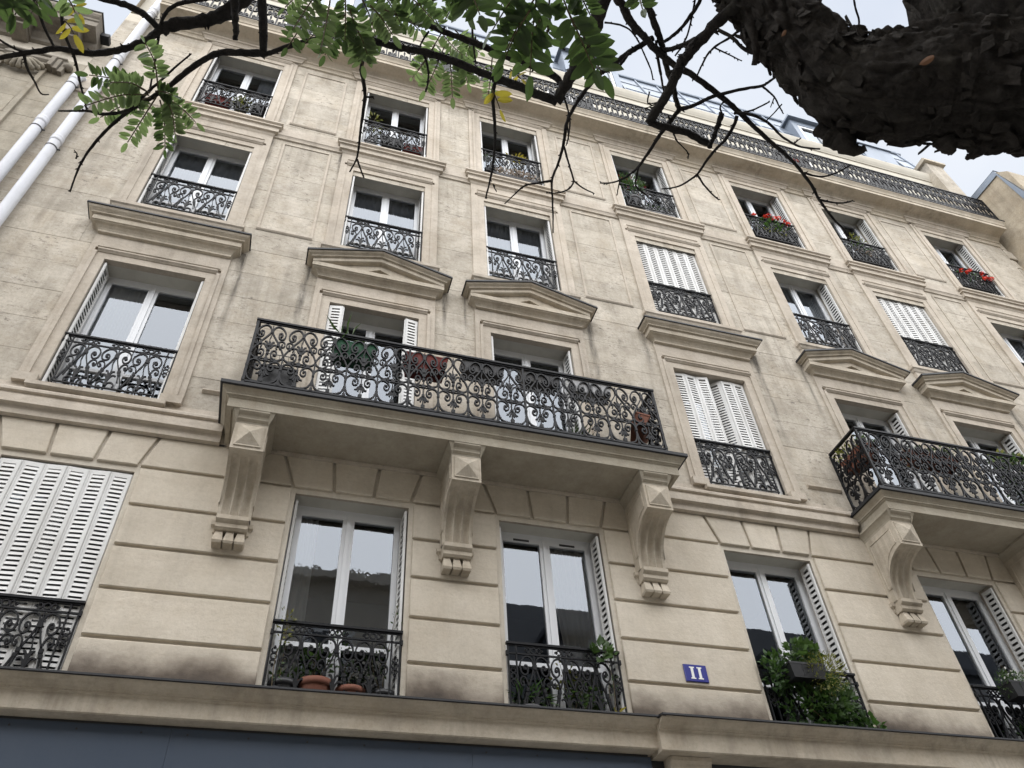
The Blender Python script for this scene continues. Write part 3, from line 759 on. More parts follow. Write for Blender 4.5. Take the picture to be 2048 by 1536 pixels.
def leaves(c, r, pts, single=False, back=False):
    if r == 'A': pts = [(a, max(b, .046)) for a, b in pts]
    if r == 'A' and c and pts[0][0] < -.5 and pts[1][0] < -.5: pts = [(a, .10+(b-.046)*.85) for a, b in pts]
    x = XC[c]; z0 = zbot(r, c)+.03; z1 = ROW[r][1]-.03
    for (a, b), (d, e) in zip(pts, pts[1:]): leaf(x+a, b, x+d, e, z0, z1, single, back, .0475 if single else .066 if abs(d-a) < .05 else .056)

# ---- windows
def curtain(m, x0, x1, z0, z1, y, amp=.03, waves=7, skew=0.0):
    n = 40; b = len(m.v)
    for j in range(9):
        t = j/8
        for i in range(n+1):
            u = i/n; X = x0+(x1-x0)*u; X = X+skew*(1-t)*(1-u*.4)
            m.v.append((X, y+amp*math.sin(u*waves*2*math.pi)*(.6+.4*(1-t)), z0+(z1-z0)*t))
    for j in range(8):
        for i in range(n): m.f.append((b+j*(n+1)+i, b+j*(n+1)+i+1, b+(j+1)*(n+1)+i+1, b+(j+1)*(n+1)+i))
def window(c, r, curt=None, gm=None, vents=False, transom=None):
    x = XC[c]; z0, z1 = ROW[r]; z0 = zbot(r, c); gm = gm or M_glass; yf = .27
    # stone lip then painted reveal
    m = MB(); y0 = YA if r == 'A' else YW
    m.quad((x-HW, y0, z1), (x+HW, y0, z1), (x+HW, .065, z1), (x-HW, .065, z1))
    m.quad((x-HW, .065, z1), (x+HW, .065, z1), (x+HW, .065, z1+.03), (x-HW, .065, z1+.03))
    for s in (-1, 1): m.quad((x+s*HW, y0, z0), (x+s*HW, y0, z1+.03), (x+s*HW, .34, z1+.03), (x+s*HW, .34, z0))
    m.build('window_jamb', M_trim, bld)
    m = MB(); m.quad((x-HW, .065, z1+.03), (x+HW, .065, z1+.03), (x+HW, .34, z1+.03), (x-HW, .34, z1+.03)); m.build('window_soffit', M_reveal, bld)
    m = MB(); m.quad((x-HW, y0, z0), (x+HW, y0, z0), (x+HW, .34, z0), (x-HW, .34, z0)); m.build('window_threshold', M_trim, bld)
    m = MB(); F = .045; zt_ = z1+.03
    m.box(x-HW, x-HW+F, yf, yf+.07, z0, zt_); m.box(x+HW-F, x+HW, yf, yf+.07, z0, zt_)
    m.box(x-HW+F, x+HW-F, yf, yf+.07, zt_-.06, zt_); m.box(x-HW+F, x+HW-F, yf-.02, yf+.07, z0, z0+.06)
    wo = m.build('window', M_pvc, bld)
    tr = transom if transom else z0+.62
    for s in (-1, 1):
        a, b = (x-HW+F+.003, x-.004) if s < 0 else (x+.004, x+HW-F-.003)
        m = MB(); q = .055; lo, hi = z0+.063, zt_-.063
        m.box(a, a+q, yf-.012, yf+.045, lo, hi); m.box(b-q, b, yf-.012, yf+.045, lo, hi)
        m.box(a+q, b-q, yf-.0115, yf+.0445, hi-.06, hi); m.box(a+q, b-q, yf-.0115, yf+.0445, lo, lo+.07); m.box(a+q, b-q, yf-.0115, yf+.0445, tr-.022, tr+.022)
        if s > 0: m.box(x-.022, x+.022, yf-.026, yf-.0121, lo+.01, hi-.01)
        m.build('sash', M_pvc, wo)
        for p0, p1 in ((lo+.07, tr-.022), (tr+.022, hi-.06)):
            m = MB(); m.quad((a+q, yf+.012, p0), (b-q, yf+.012, p0), (b-q, yf+.012, p1), (a+q, yf+.012, p1)); m.build('pane', gm, wo)
        if vents:
            m = MB(); mid = (a+b)/2; m.box(mid-.09, mid+.09, yf-.018, yf-.0116, hi-.045, hi-.022); m.build('vent_grille', M_gryp, wo)
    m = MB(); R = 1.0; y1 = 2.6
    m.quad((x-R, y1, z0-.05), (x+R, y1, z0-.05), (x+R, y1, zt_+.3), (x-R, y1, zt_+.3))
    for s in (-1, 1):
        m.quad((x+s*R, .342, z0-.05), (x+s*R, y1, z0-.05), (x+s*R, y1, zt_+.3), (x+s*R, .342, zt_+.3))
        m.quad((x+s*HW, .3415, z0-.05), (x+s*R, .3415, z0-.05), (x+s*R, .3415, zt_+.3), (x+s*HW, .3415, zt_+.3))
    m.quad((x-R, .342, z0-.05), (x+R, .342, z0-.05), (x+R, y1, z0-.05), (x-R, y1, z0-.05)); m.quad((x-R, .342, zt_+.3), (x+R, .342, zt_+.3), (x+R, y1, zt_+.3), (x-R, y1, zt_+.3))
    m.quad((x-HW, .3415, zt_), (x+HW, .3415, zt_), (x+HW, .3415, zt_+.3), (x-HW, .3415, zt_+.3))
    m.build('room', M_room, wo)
    if curt:
        m = MB(); kind, segs = curt
        for (u0, u1, skew) in segs: curtain(m, x+u0, x+u1, z0+.08, zt_-.04, .34, .014, max(2, (u1-u0)*14), skew)
        m.build('curtain', {'net': M_net, 'sheer': M_sheer, 'drape': M_drape}[kind], wo)
FOLD_L = [(-.556, .010), (-.542, .205)]; FOLD_R = [(.542, .205), (.556, .010)]; FOLD_R2 = [(.566, .205), (.566, .012)]; FOLD_L2 = [(-.566, .012), (-.566, .205)]
net_full = ('net', [(-.52, -.03, 0), (.03, .52, 0)])
cfg = {('A', 1): (('sheer', [(-.50, -.30, 0)]), M_oldglass), ('A', 2): (('drape', [(.02, .17, .20), (.16, .50, .04)]), None), ('B', 0): (('sheer', [(-.5, -.05, 0)]), None),
       ('C', 0): (('net', [(-.50, -.03, 0), (.03, .5, 0)]), None), ('C', 1): (net_full, None), ('C', 2): (net_full, None), ('C', 4): (net_full, None), ('C', 6): (net_full, None),
       ('D', 0): (('net', [(.2, .5, 0)]), None)}
for r in 'ABCD':
    for c in range(7):
        cu, gm = cfg.get((r, c), (None, None))
        window(c, r, cu, gm, vents=(r, c) == ('A', 2), transom={'A': 5.10, 'B': 8.05, 'C': 11.45, 'D': 14.4}[r])
zig6 = [(-.575, .055), (-.383, .045), (-.192, .058), (0, .045), (.192, .058), (.383, .045), (.575, .055)]
leaves(0, 'A', zig6, single=True)
leaves(3, 'B', [(-.570, .06), (-.385, .045), (-.20, .06), (-.02, .03)], True)
leaves(3, 'B', [(.04, .20), (.20, .05), (.385, .045), (.570, .06)], True)
leaves(3, 'C', zig6); leaves(5, 'C', zig6)
closed = {('A', 0), ('B', 3), ('C', 3), ('C', 5)}
for r in 'ABCD':
    for c in range(7):
        if (r, c) in closed: continue
        if (r, c) == ('B', 1):
            leaves(c, r, [(-.575, .02), (-.40, -.005), (-.43, .18)]); leaves(c, r, [(.43, .18), (.41, .0), (.575, .02)]); continue
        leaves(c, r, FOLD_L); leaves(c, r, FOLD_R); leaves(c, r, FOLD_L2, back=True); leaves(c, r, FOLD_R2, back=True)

# ---- attic, roof
m = MB(); m.quad((XL, .12, 16.62), (XR, .12, 16.62), (XR, .12, 18.72), (XL, .12, 18.72)); m.quad((XL, .0, 16.655), (XR, .0, 16.655), (XR, .13, 16.655), (XL, .13, 16.655)); m.build('attic_wall', M_attic, bld)
m = MB(); m.uband(XL, XR-.35, [(0, 19.36), (.17, 19.35), (.17, 19.31), (.165, 19.28), (.15, 19.20), (.12, 19.12), (.10, 19.08), (.10, 19.05), (.075, 19.04), (.075, 18.84), (.05, 18.83), (.04, 18.78), (.025, 18.72), (0, 18.70)], y0=.12, L=False, R=False); m.build('attic_cornice', M_attic, bld)
def attic_window(x):
    m = MB(); z0, z1 = 16.68, 18.45
    m.box(x-.55, x+.55, .085, .1195, z0, z1); m.build('attic_window_frame', M_shut, bld)
    for s in (-1, 1):
        m = MB(); a, b = (x-.49, x-.04) if s < 0 else (x+.04, x+.49); m.box(a, b, .080, .0849, z0+.1, z1-.06); m.build('attic_pane', M_dark, bld)
for x in (-1.3, 1.6, 4.3, 7.1, 9.9, 12.6): attic_window(x)
m = MB(); RA, RB = (.06, 19.37), (.42, 21.35)
m.quad((XL, RA[0], RA[1]), (XR, RA[0], RA[1]), (XR, RB[0], RB[1]), (XL, RB[0], RB[1])); m.quad((XL, RB[0], RB[1]), (XR, RB[0], RB[1]), (XR, 9, 22.5), (XL, 9, 22.5)); m.build('roof', M_roof, bld)
m = MB()                                     # standing seams, joints and ridge roll
k = XL+.3
while k < XR:
    m.tube([(k, RA[0]-.015, RA[1]), (k, RB[0]-.015, RB[1])], .022, 6); k += .62
for t in (.33, .66):
    y = RA[0]+(RB[0]-RA[0])*t-.006; z = RA[1]+(RB[1]-RA[1])*t; m.tube([(XL, y, z), (XR, y, z)], .010, 5)
m.tube([(XL, RB[0]-.01, RB[1]), (XR, RB[0]-.01, RB[1])], .05, 8)
k = XL+.3
while k < XR:
    m.box(k-.02, k+.02, RB[0]-.03, RB[0]+.03, RB[1]+.03, RB[1]+.13); k += .62
m.build('roof_seams', M_roof, bld)
def dormer(x, w=1.42, top=20.85, open_=False):
    m = MB(); y0 = .02; z0 = 19.40
    m.box(x-w/2, x-w/2+.16, y0, 1.2, z0, top); m.box(x+w/2-.16, x+w/2, y0, 1.2, z0, top); m.box(x-w/2+.16, x+w/2-.16, y0, 1.2, top-.22, top); m.box(x-w/2+.16, x+w/2-.16, y0, .3, z0, z0+.1)
    m.box(x-w/2-.08, x+w/2+.08, y0-.10, 1.3, top, top+.07)
    o = m.build('dormer', M_roof, bld)
    m = MB(); m.box(x-w/2+.17, x-w/2+.24, y0+.01, y0+.07, z0+.1, top-.23); m.box(x+w/2-.24, x+w/2-.17, y0+.01, y0+.07, z0+.1, top-.23); m.box(x-.04, x+.04, y0+.01, y0+.07, z0+.1, top-.23); m.box(x-w/2+.24, x+w/2-.24, y0+.0101, y0+.0699, top-.31, top-.23); m.build('dormer_frame', M_pvc, o)
    m = MB(); m.quad((x-w/2+.2, y0+.05, z0+.1), (x+w/2-.2, y0+.05, z0+.1), (x+w/2-.2, y0+.05, top-.23), (x-w/2+.2, y0+.05, top-.23)); m.build('dormer_pane', M_glass, o)
    m = MB(); m.box(x-w/2+.18, x+w/2-.18, .6, .62, z0+.1, top-.23); m.build('dormer_room', M_dark, o)
dormer(5.03); dormer(11.35, 1.5, 20.6); dormer(-1.2)
m = MB(); m.box(5.95, 6.75, 1.5, 2.2, 20.5, 24.2); m.box(5.87, 6.83, 1.42, 2.28, 24.2, 24.4); m.build('chimney', M_rend, bld)
m = MB(); m.box(12.75, 13.75, .12, .9, 19.6, 20.55); m.box(12.7, 13.8, .08, .95, 20.55, 20.63); m.build('roof_hatch', M_roof, bld)
m = MB(); m.box(14.28, 14.80, -.17, 6, 16.67, 19.72); m.build('party_pier', M_wall, bld)
m = MB(); m.box(14.20, 14.88, -.25, 6, 19.72, 19.80); m.box(14.24, 14.84, -.21, 6, 19.80, 19.90); m.build('pier_coping', M_corn, bld)

# ---- shop front below
for xa_, xb_ in ((XL, -2.3), (-2.3, -.62), (-.62, 1.75), (1.75, 3.385)):
    m = MB(); m.block([(xa_+.0007, 3.3), (xb_-.0007, 3.3), (xb_-.0007, 4.165+random.uniform(-.004, .002)), (xa_+.0007, 4.165)], -.065+random.uniform(-.002, .002), YA, .001); fb = m.build('shop_fascia_board', M_blue, bld)
    m = MB()
    k = xa_+.12
    while k < xb_: m.lathe([(0, 0), (.006, 0), (.008, -.003)], 0, 0, 0, 8); m.v[-24:] = [(k+x_, -.0685+z_, 4.12+y_) for x_, y_, z_ in m.v[-24:]]; k += .45
    m.build('screw_heads', M_dark, fb)['kind'] = 'stuff'
m = MB(); m.box(XL, 3.37, -.045, YA-.001, 4.165, 4.195); m.box(XL, 3.3, -.08, -.0651, 3.3, 3.42); m.build('fascia_batten', M_dark, bld)
m = MB(); m.box(3.56, 3.92, -.12, .03, 0, 4.08); m.uband(3.54, 3.94, [(.1, 4.16), (.15, 4.155), (.15, 4.12), (.13, 4.10), (.12, 4.06), (.1, 4.05)], xgrow=False); m.build('shop_pilaster', M_corn, bld)
m = MB(); m.quad((XL, .02, 0), (3.56, .02, 0), (3.56, .02, 4.2), (XL, .02, 4.2)); m.quad((3.92, .3, 0), (XR, .3, 0), (XR, .3, 4.2), (3.92, .3, 4.2)); m.quad((3.9, .0, 4.17), (XR, .0, 4.17), (XR, .31, 4.17), (3.9, .31, 4.17)); m.build('shop_front', M_dark, bld)

# ---- drainpipes
def drainpipe(owner, x, z0, z1, r, coll, hopper=False):
    yc = -.11; m = MB(); m.lathe([(r, z0), (r, z1)], x, yc, 0, 20)
    if hopper: m.tube(smooth_pts([(x, yc, z1-.02), (x+.02, yc+.02, z1+.10), (x+.04, .08, z1+.16)], 4), r, 14)
    o = m.build('drainpipe', M_pipe, owner, True)
    for z in coll:
        m = MB(); m.lathe([(r, 0), (r+.009, .01), (r+.011, .05), (r+.004, .07), (r+.008, .09), (r+.008, .13), (r, .14)], x, yc, z, 20); m.build('pipe_collar', M_pipe, o, True)
        m = MB(); m.lathe([(r+.003, 0), (r+.006, .004), (r+.006, .022), (r+.003, .026)], x, yc, z-.16, 20); m.box(x+r, x+r+.04, yc-.01, yc+.01, z-.155, z-.138); m.build('pipe_bracket', M_gryp, o)
drainpipe(bld, -3.945, 0, 18.3, .072, [7.6, 9.6, 11.75, 14.55, 16.4, 16.62])

# ---- house number
t = empty('house_number_sign', (4.07, -.004, 5.02)); tag(t, 'small blue enamel plaque with white number 11 on stone pier', 'sign')
m = MB(); m.block([(-.125, -.088), (.125, -.088), (.125, .088), (-.125, .088)], -.012, .004, .004); m.build('plate', M_sign, t)
for s in (-1, 1):
    m = MB(); X = s*.041
    m.box(X-.014, X+.014, -.0145, -.0118, -.058, .058); m.box(X-.027, X+.027, -.0144, -.0118, .050, .062); m.box(X-.027, X+.027, -.0143, -.0118, -.062, -.050)
    m.build('numeral', M_whitep, t)

# ================================================================== NEIGHBOURS
nb = tag(empty('left_neighbour_building'), 'older stone building left of the white drainpipes with a bracketed cornice', 'building')
m = MB(); m.quad((-16, .006, 0), (XL-.002, .006, 0), (XL-.002, .006, 15.3), (-16, .006, 15.3)); m.quad((XL-.002, .0, 0), (XL-.002, 9, 0), (XL-.002, 9, 15.2), (XL-.002, .0, 15.2)); m.quad((-16, .0, 15.15), (XL-.002, .0, 15.15), (XL-.002, 9, 17.2), (-16, 9, 17.2)); m.build('wall', M_mort, nb)
z = 8.2; j = 0
while z < 14.1:
    x = -12.0+(.3 if j % 2 else 0)
    while x < XL-.1:
        x2 = min(x+random.uniform(.7, 1.25), XL-.004)
        if XL-.004-x2 < .3: x2 = XL-.004
        mm = MB(); mm.block([(x+.002, z+.002), (x2-.002, z+.002), (x2-.002, z+.468), (x+.002, z+.468)], random.uniform(-.002, .002), .01, .002); mm.build('ashlar_stone', M_left, nb); x = x2
    z += .47; j += 1
m = MB(); m.uband(-16, XL-.01, [(0, 15.20), (.50, 15.18), (.50, 15.10), (.48, 15.06), (.45, 15.03), (.44, 14.99), (.42, 14.98), (.42, 14.83), (.36, 14.82), (.14, 14.82), (.12, 14.76), (.06, 14.70), (.05, 14.64), (0, 14.62)], L=False, xgrow=False); m.build('cornice', M_lcor, nb)
m = MB(); m.uband(-16, XL, [(0, 15.22), (.512, 15.20), (.514, 15.17), (.5, 15.165), (0, 15.19)], L=False, xgrow=False); m.build('cornice_flashing', M_zinc, nb)
x = XL-.34
while x > -12:
    m = MB(); m.box(x-.13, x+.13, -.36, .0, 14.63, 14.818); m.box(x-.115, x+.115, -.30, .0, 14.56, 14.629); m.build('modillion', M_lcor, nb); x -= .72
m = MB(); m.uband(-16, XL-.25, [(0, 14.24), (.07, 14.23), (.07, 14.20), (.04, 14.185), (.05, 14.16), (.02, 14.14), (.02, 14.10), (0, 14.09)], L=False, xgrow=False); m.build('architrave', M_lcor, nb)
m = MB(); m.box(-5.36, -4.76, -.09, .0, 13.86, 14.085); m.uband(-5.36, -4.74, [(.09, 13.99), (.13, 13.98), (.13, 13.94), (.09, 13.90)], xgrow=False); m.build('capital_block', M_lcor, nb)
m = MB()                                     # carved shell under the block
for k in range(9):
    a = math.pi*(.10+.80*k/8)+math.pi
    m.tube(smooth_pts([(-5.06, -.10, 13.86), (-5.06+.12*math.cos(a), -.15, 13.84+.10*math.sin(a)), (-5.06+.25*math.cos(a), -.12, 13.83+.19*math.sin(a)), (-5.06+.29*math.cos(a), -.05, 13.84+.22*math.sin(a))], 3), [.018]*3+[.030]*4+[.045]*2+[.03], 8)
m.build('carved_shell', M_left, nb, True)
m = MB()
for q in range(3): m.box(-4.74+q*.075, -4.68+q*.075, -.14+q*.03, .0, 13.80-q*.02, 14.08)
m.build('carved_bracket', M_lcor, nb)
m = MB(); m.lathe([(0, -.07), (.06, -.05), (.075, 0), (.05, .05), (.02, .07), (0, .075)], -4.50, -.06, 13.98, 14); m.build('carved_bud', M_lcor, nb, True)
m = MB(); m.box(-4.80, -4.74, -.05, .0, 9, 13.8); m.build('pilaster_edge', M_left, nb)
m = MB(); m.box(-5.38, -5.32, -.05, .0, 9, 13.8); m.build('pilaster_edge', M_left, nb)
m = MB(); m.box(XL-.01, XL+.12, -.22, -.06, 15.0, 15.10); m.build('gutter_box', M_zinc, nb)
drainpipe(nb, -4.265, 0, 13.62, .07, [9.9, 12.15, 13.50], True)

rb = tag(empty('right_neighbour_building'), 'ochre rendered blank gable wall with zinc edging beyond the right end', 'building')
m = MB(); X = 14.96
P = [(X, 10, 0), (X, -1.15, 0), (X, -1.15, 17.9), (X, -.9, 18.25), (X, 10, 18.6)]
b = len(m.v); m.v += P + [(30, y, z) for _, y, z in P]; m.f += [(b, b+1, b+2, b+3, b+4), (b+1, b+6, b+7, b+2), (b+2, b+7, b+8, b+3), (b+3, b+8, b+9, b+4)]
m.build('gable_wall', M_rend, rb)
m = MB(); m.box(14.705, 14.955, .02, 3, 0, 15.6); m.build('party_wall', M_rend, rb)
m = MB()
for (y0, z0), (y1, z1) in (((-.93, 18.24), (10, 18.62)), ((-1.17, 16.6), (-.93, 18.25))):
    m.quad((X-.03, y0, z0+.02), (X-.03, y1, z1+.02), (X-.03, y1, z1-.17), (X-.03, y0, z0-.17) if z0 > 17 else (X-.03, y0+.16, z0))
    m.quad((X-.03, y0-.02, z0+.03), (X+.6, y0-.02, z0+.03), (X+.6, y1, z1+.03), (X-.03, y1, z1+.03))
m.build('zinc_edging', M_roof, rb)
for q in range(5):                           # broken toothing stones at the joint
    m = MB(); zz = 14.7+q*.36; m.block([(14.70, zz), (14.86+.08*(q % 2), zz), (14.84+.08*(q % 2), zz+.3), (14.70, zz+.33)], -.03+.01*(q % 3), .05, .015); m.build('toothing_stone', M_wall, rb)

ob = tag(empty('opposite_building'), 'grey stone building with slate mansard across the street seen mirrored in the panes', 'building')
m = MB(); m.box(-30, 3.6, -26, -14, 0, 14.4); m.box(3.6, 34, -26, -14.4, 0, 11.2); m.build('wall', M_opp, ob)
m = MB(); m.quad((3.6, -14.4, 11.3), (34, -14.4, 11.3), (34, -15.7, 15.4), (3.6, -15.7, 15.4)); m.quad((3.6, -15.7, 15.4), (34, -15.7, 15.4), (34, -26, 16.5), (3.6, -26, 16.5)); m.quad((3.6, -14.4, 11.3), (3.6, -15.7, 15.4), (3.6, -26, 16.5), (3.6, -26, 11.3)); m.build('slate_roof', M_slate, ob)
m = MB(); m.box(-30, 3.9, -26, -13.7, 14.4, 14.7); m.box(3.4, 34, -14.7, -14.0, 11.0, 11.3); m.box(-30, 3.7, -14.2, -13.85, 11.2, 11.45); m.build('cornice', M_opp, ob)
mw = MB(); mw.box(-.5, .5, -.07, .02, .08, 2.0); WM = mw.mesh('window', M_slate); mf = MB(); mf.box(-.7, .7, -.05, .1, -.05, 2.2); mf.box(-.03, .03, -.075, -.03, .08, 2.0); mf.box(-.5, .5, -.0749, -.03, 1.3, 1.36); WF = mf.mesh('window_frame', M_pvc)
for X in range(-20, 34, 3):
    for zz in (4.2, 7.2) + ((10.8,) if X < 2 else ()): wo_ = link('window', WM, ob, (X+.5, -14 if X < 3 else -14.4, zz), math.pi); link('window_frame', WF, wo_)
for X in range(5, 34, 4):
    m = MB(); m.box(X-.7, X+.7, -16, -14.55, 11.4, 13.7); m.box(X-.8, X+.8, -16.2, -14.4, 13.7, 13.9); m.build('dormer', M_slate, ob)
    m = MB(); m.box(X-.45, X+.45, -14.552, -14.5, 11.8, 13.4); m.build('dormer_pane', M_ltgr, ob)

# ================================================================== THE TREE
tree = tag(empty('robinia_tree', (3.05, -5.5, .13)), 'dark rough-barked street tree with sparse hanging branches in front of the facade', 'tree')
TO = Vector((3.05, -5.5, .13))
def tb(m, name, mat, parent=None, smooth=True):
    m.v = [tuple(Vector(p)-TO) for p in m.v]
    return m.build(name, mat, parent or tree, smooth)
def limb(path, seg, seed, step=.02, amp=1.0):
    """thick trunk: path of (x,y,z,r); bark relief is real geometry"""
    S = smooth_pts(path, 12); P = []
    acc = 0
    for i, p in enumerate(S):                # resample
        if i: acc += (Vector(p[:3])-Vector(S[i-1][:3])).length
        P.append((acc, p))
    L = acc; n = int(L/step); out = []; j = 0
    for i in range(n+1):
        d = L*i/n
        while j < len(P)-2 and P[j+1][0] < d: j += 1
        t = (d-P[j][0])/max(1e-6, P[j+1][0]-P[j][0]); out.append([P[j][1][k]*(1-t)+P[j+1][1][k]*t for k in range(4)])
    m = MB(); b = 0; nrm = None; fl = MB()
    for i, p in enumerate(out):
        c = Vector(p[:3]); q = Vector(out[min(i+1, n)][:3])-Vector(out[max(i-1, 0)][:3]); t = q.normalized()
        if nrm is None: nrm = t.orthogonal().normalized()
        nrm = (nrm-t*nrm.dot(t)).normalized(); bi = t.cross(nrm); r = p[3]
        for k in range(seg):
            a = 2*math.pi*k/seg; d = nrm*math.cos(a)+bi*math.sin(a)
            s = c+d*r
            lump = mnoise.noise(s*4+Vector((seed, 0, 0)))*.09*r/.15
            u = Vector((a*r*9, i*step*5.0, seed))         # plates longer along the limb
            f = mnoise.fractal(s*9+Vector((0, seed, 0)), 1.0, 2.0, 3)
            q3 = Vector((math.cos(a)*r/.023, math.sin(a)*r/.023, i*L/n/.10))
            q3 += Vector((mnoise.noise(s*14), mnoise.noise(s*14+Vector((7, 0, 0))), mnoise.noise(s*14+Vector((0, 7, 0)))))*.5
            dist, cells = mnoise.voronoi(q3)
            e = min(1.0, (dist[1]-dist[0])/.35); e = e*e*(3-2*e)
            cell = mnoise.cell(cells[0]*7.31+Vector((seed, 0, 0)))
            til = (q3-cells[0]); tilt = til.z*(cell-.3)*.9
            h = lump*.09 + amp*(.009*f + .023*e*(.35+.8*cell) + .010*e*tilt + .012*abs(mnoise.noise(s*38)))
            m.v.append(tuple(s+d*h))
    for i in range(n):
        for k in range(seg):
            k2 = (k+1) % seg
            m.f.append((i*seg+k, i*seg+k2, (i+1)*seg+k2, (i+1)*seg+k))
    return m, out
def flakes(out, count, seed, smin=.012, smax=.045):
    rnd = random.Random(seed); m = MB(); n = len(out)
    for _ in range(count):
        i = rnd.randrange(1, n-1); c = Vector(out[i][:3]); t = (Vector(out[i+1][:3])-Vector(out[i-1][:3])).normalized()
        nr = t.orthogonal().normalized(); bi = t.cross(nr); a = rnd.uniform(0, 2*math.pi); d = nr*math.cos(a)+bi*math.sin(a); g = t.cross(d)
        r = out[i][3]; l = rnd.uniform(smin, smax); wd = l*rnd.uniform(.35, .8); lift = rnd.choice((rnd.uniform(.02, .25), rnd.uniform(.02, .25), rnd.uniform(.2, .8)))
        o = c+d*(r+.014)+t*rnd.uniform(-.01, .01); sg = rnd.choice((-1, 1))
        tip = (t*sg*math.cos(lift)+d*math.sin(lift))
        tip = (tip+g*rnd.uniform(-.5, .5)).normalized()
        P = [o-g*wd*rnd.uniform(.6, 1.2), o+g*wd*rnd.uniform(.6, 1.2), o+g*wd*rnd.uniform(.5, 1.1)+tip*l*rnd.uniform(.7, 1.2), o-g*wd*rnd.uniform(.4, 1.1)+tip*l*rnd.uniform(.6, 1.2)]
        P.append((P[2]*rnd.uniform(.3, .7)+P[3]*.5)); P[4] = P[2].lerp(P[3], rnd.uniform(.25, .75))+tip*l*rnd.uniform(-.2, .25)
        th = d*.006; b = len(m.v)
        m.v += [tuple(p) for p in P]+[tuple(p-th) for p in P]
        m.f += [(b, b+1, b+2, b+4, b+3), (b+8, b+9, b+7, b+6, b+5), (b+1, b+6, b+7, b+2), (b+2, b+7, b+9, b+4), (b+4, b+9, b+8, b+3), (b+3, b+8, b+5, b)]
    return m
def pp(u, v, dist, rpx): 
    p = pt(u, v, dist); return (p.x, p.y, p.z, rpx*dist/FPX)
trunkpath = [(3.05, -5.5, .0, .30), (3.0, -5.52, .6, .245), (2.9, -5.55, 1.6, .225), (2.62, -5.72, 2.5, .215)] + [pp(2440, 290, 2.6, 135), pp(2230, 110, 2.68, 140), pp(2050, -50, 2.78, 146), pp(2020, -260, 3.0, 130), pp(1960, -560, 3.5, 105)]
mt, outp = limb(trunkpath, 170, 3.1, .016, 1.1); tb(mt, 'trunk', M_bark)
fo = flakes(outp, 550, 5, .010, .035); o = tb(fo, 'bark_flakes', M_bark, smooth=False); o['kind'] = 'stuff'
limbpath = [pp(2300, 215, 2.58, 100), pp(2120, 172, 2.52, 98), pp(1930, 166, 2.48, 92), pp(1790, 172, 2.46, 82), pp(1692, 156, 2.48, 68), pp(1600, 84, 2.56, 56), pp(1520, -5, 2.68, 50), pp(1430, -110, 2.85, 50), pp(1250, -260, 3.0, 48)]
ml, outl = limb(limbpath, 190, 8.7, .009, 1.0); tb(ml, 'limb', M_bark)
fo = flakes(outl, 650, 9, .008, .036); o = tb(fo, 'bark_flakes', M_bark, smooth=False); o['kind'] = 'stuff'
# gnarled knots and dead stubs under the limb
for P in ([(1668, 268, 2.45, 26), (1690, 285, 2.43, 20), (1712, 302, 2.42, 10), (1732, 296, 2.42, 6)], [(1640, 255, 2.46, 18), (1668, 283, 2.44, 9), (1700, 302, 2.43, 5), (1728, 300, 2.43, 3)], [(1890, 280, 2.42, 20), (1902, 300, 2.41, 12), (1908, 306, 2.41, 4)], [(1985, 280, 2.42, 9), (1960, 303, 2.40, 8), (1936, 314, 2.4, 5), (1930, 315, 2.4, 2)], [(1500, 45, 2.55, 10), (1512, 90, 2.53, 7), (1508, 130, 2.52, 5)], [(1840, 285, 2.42, 6), (1835, 292, 2.42, 3)]):
    Q = smooth_pts([pp(*q) for q in P], 5); m = MB(); m.tube([q[:3] for q in Q], [max(q[3], .002) for q in Q], 10, True, .45, 4); tb(m, 'stub', M_bark)

BR = []
def branch(P, w, d0, d1=None, rough=.12, name='branch'):
    """P: pixel polyline, w: (start,end) width in px at its distance"""
    d1 = d1 or d0; n = len(P); L = [0]
    for a, b in zip(P, P[1:]): L.append(L[-1]+math.hypot(b[0]-a[0], b[1]-a[1]))
    Q = []
    for (u, v), l in zip(P, L):
        t = l/L[-1]; d = d0+(d1-d0)*t; q = pt(u, v, d); r = (w[0]+(w[1]-w[0])*t)/2*d/FPX; Q.append((q.x, q.y, q.z, r))
    S = smooth_pts(Q, 5); rnd = random.Random(int(P[0][0]*7+P[0][1]))
    S = [(x+rnd.uniform(-.12, .12)*r, y+rnd.uniform(-.12, .12)*r, z+rnd.uniform(-.12, .12)*r, r*(1+rnd.uniform(-.08, .10))) for x, y, z, r in S]
    m = MB(); m.tube([s[:3] for s in S], [max(s[3], .0012) for s in S], 9, True, rough, 2)
    # buds and small spurs
    for s0, s1 in zip(S, S[1:]):
        if rnd.random() < .22:
            c = Vector(s0[:3]); t = (Vector(s1[:3])-c).normalized(); o = t.orthogonal(); o.rotate(Matrix.Rotation(rnd.uniform(0, 6.28), 3, t)); r = s0[3]
            m.tube([tuple(c), tuple(c+o*(r*1.1+.002)+t*.006)], [r*.6+.001, .0012], 5)
    BR.append(S); return tb(m, name, M_twig)
# the high branch that all the hanging ones leave from, above the picture
branch([(1420, -140), (1250, -120), (1050, -95), (850, -75), (650, -60), (500, -70), (330, -95), (150, -90)], (60, 18), 2.85, 3.2)
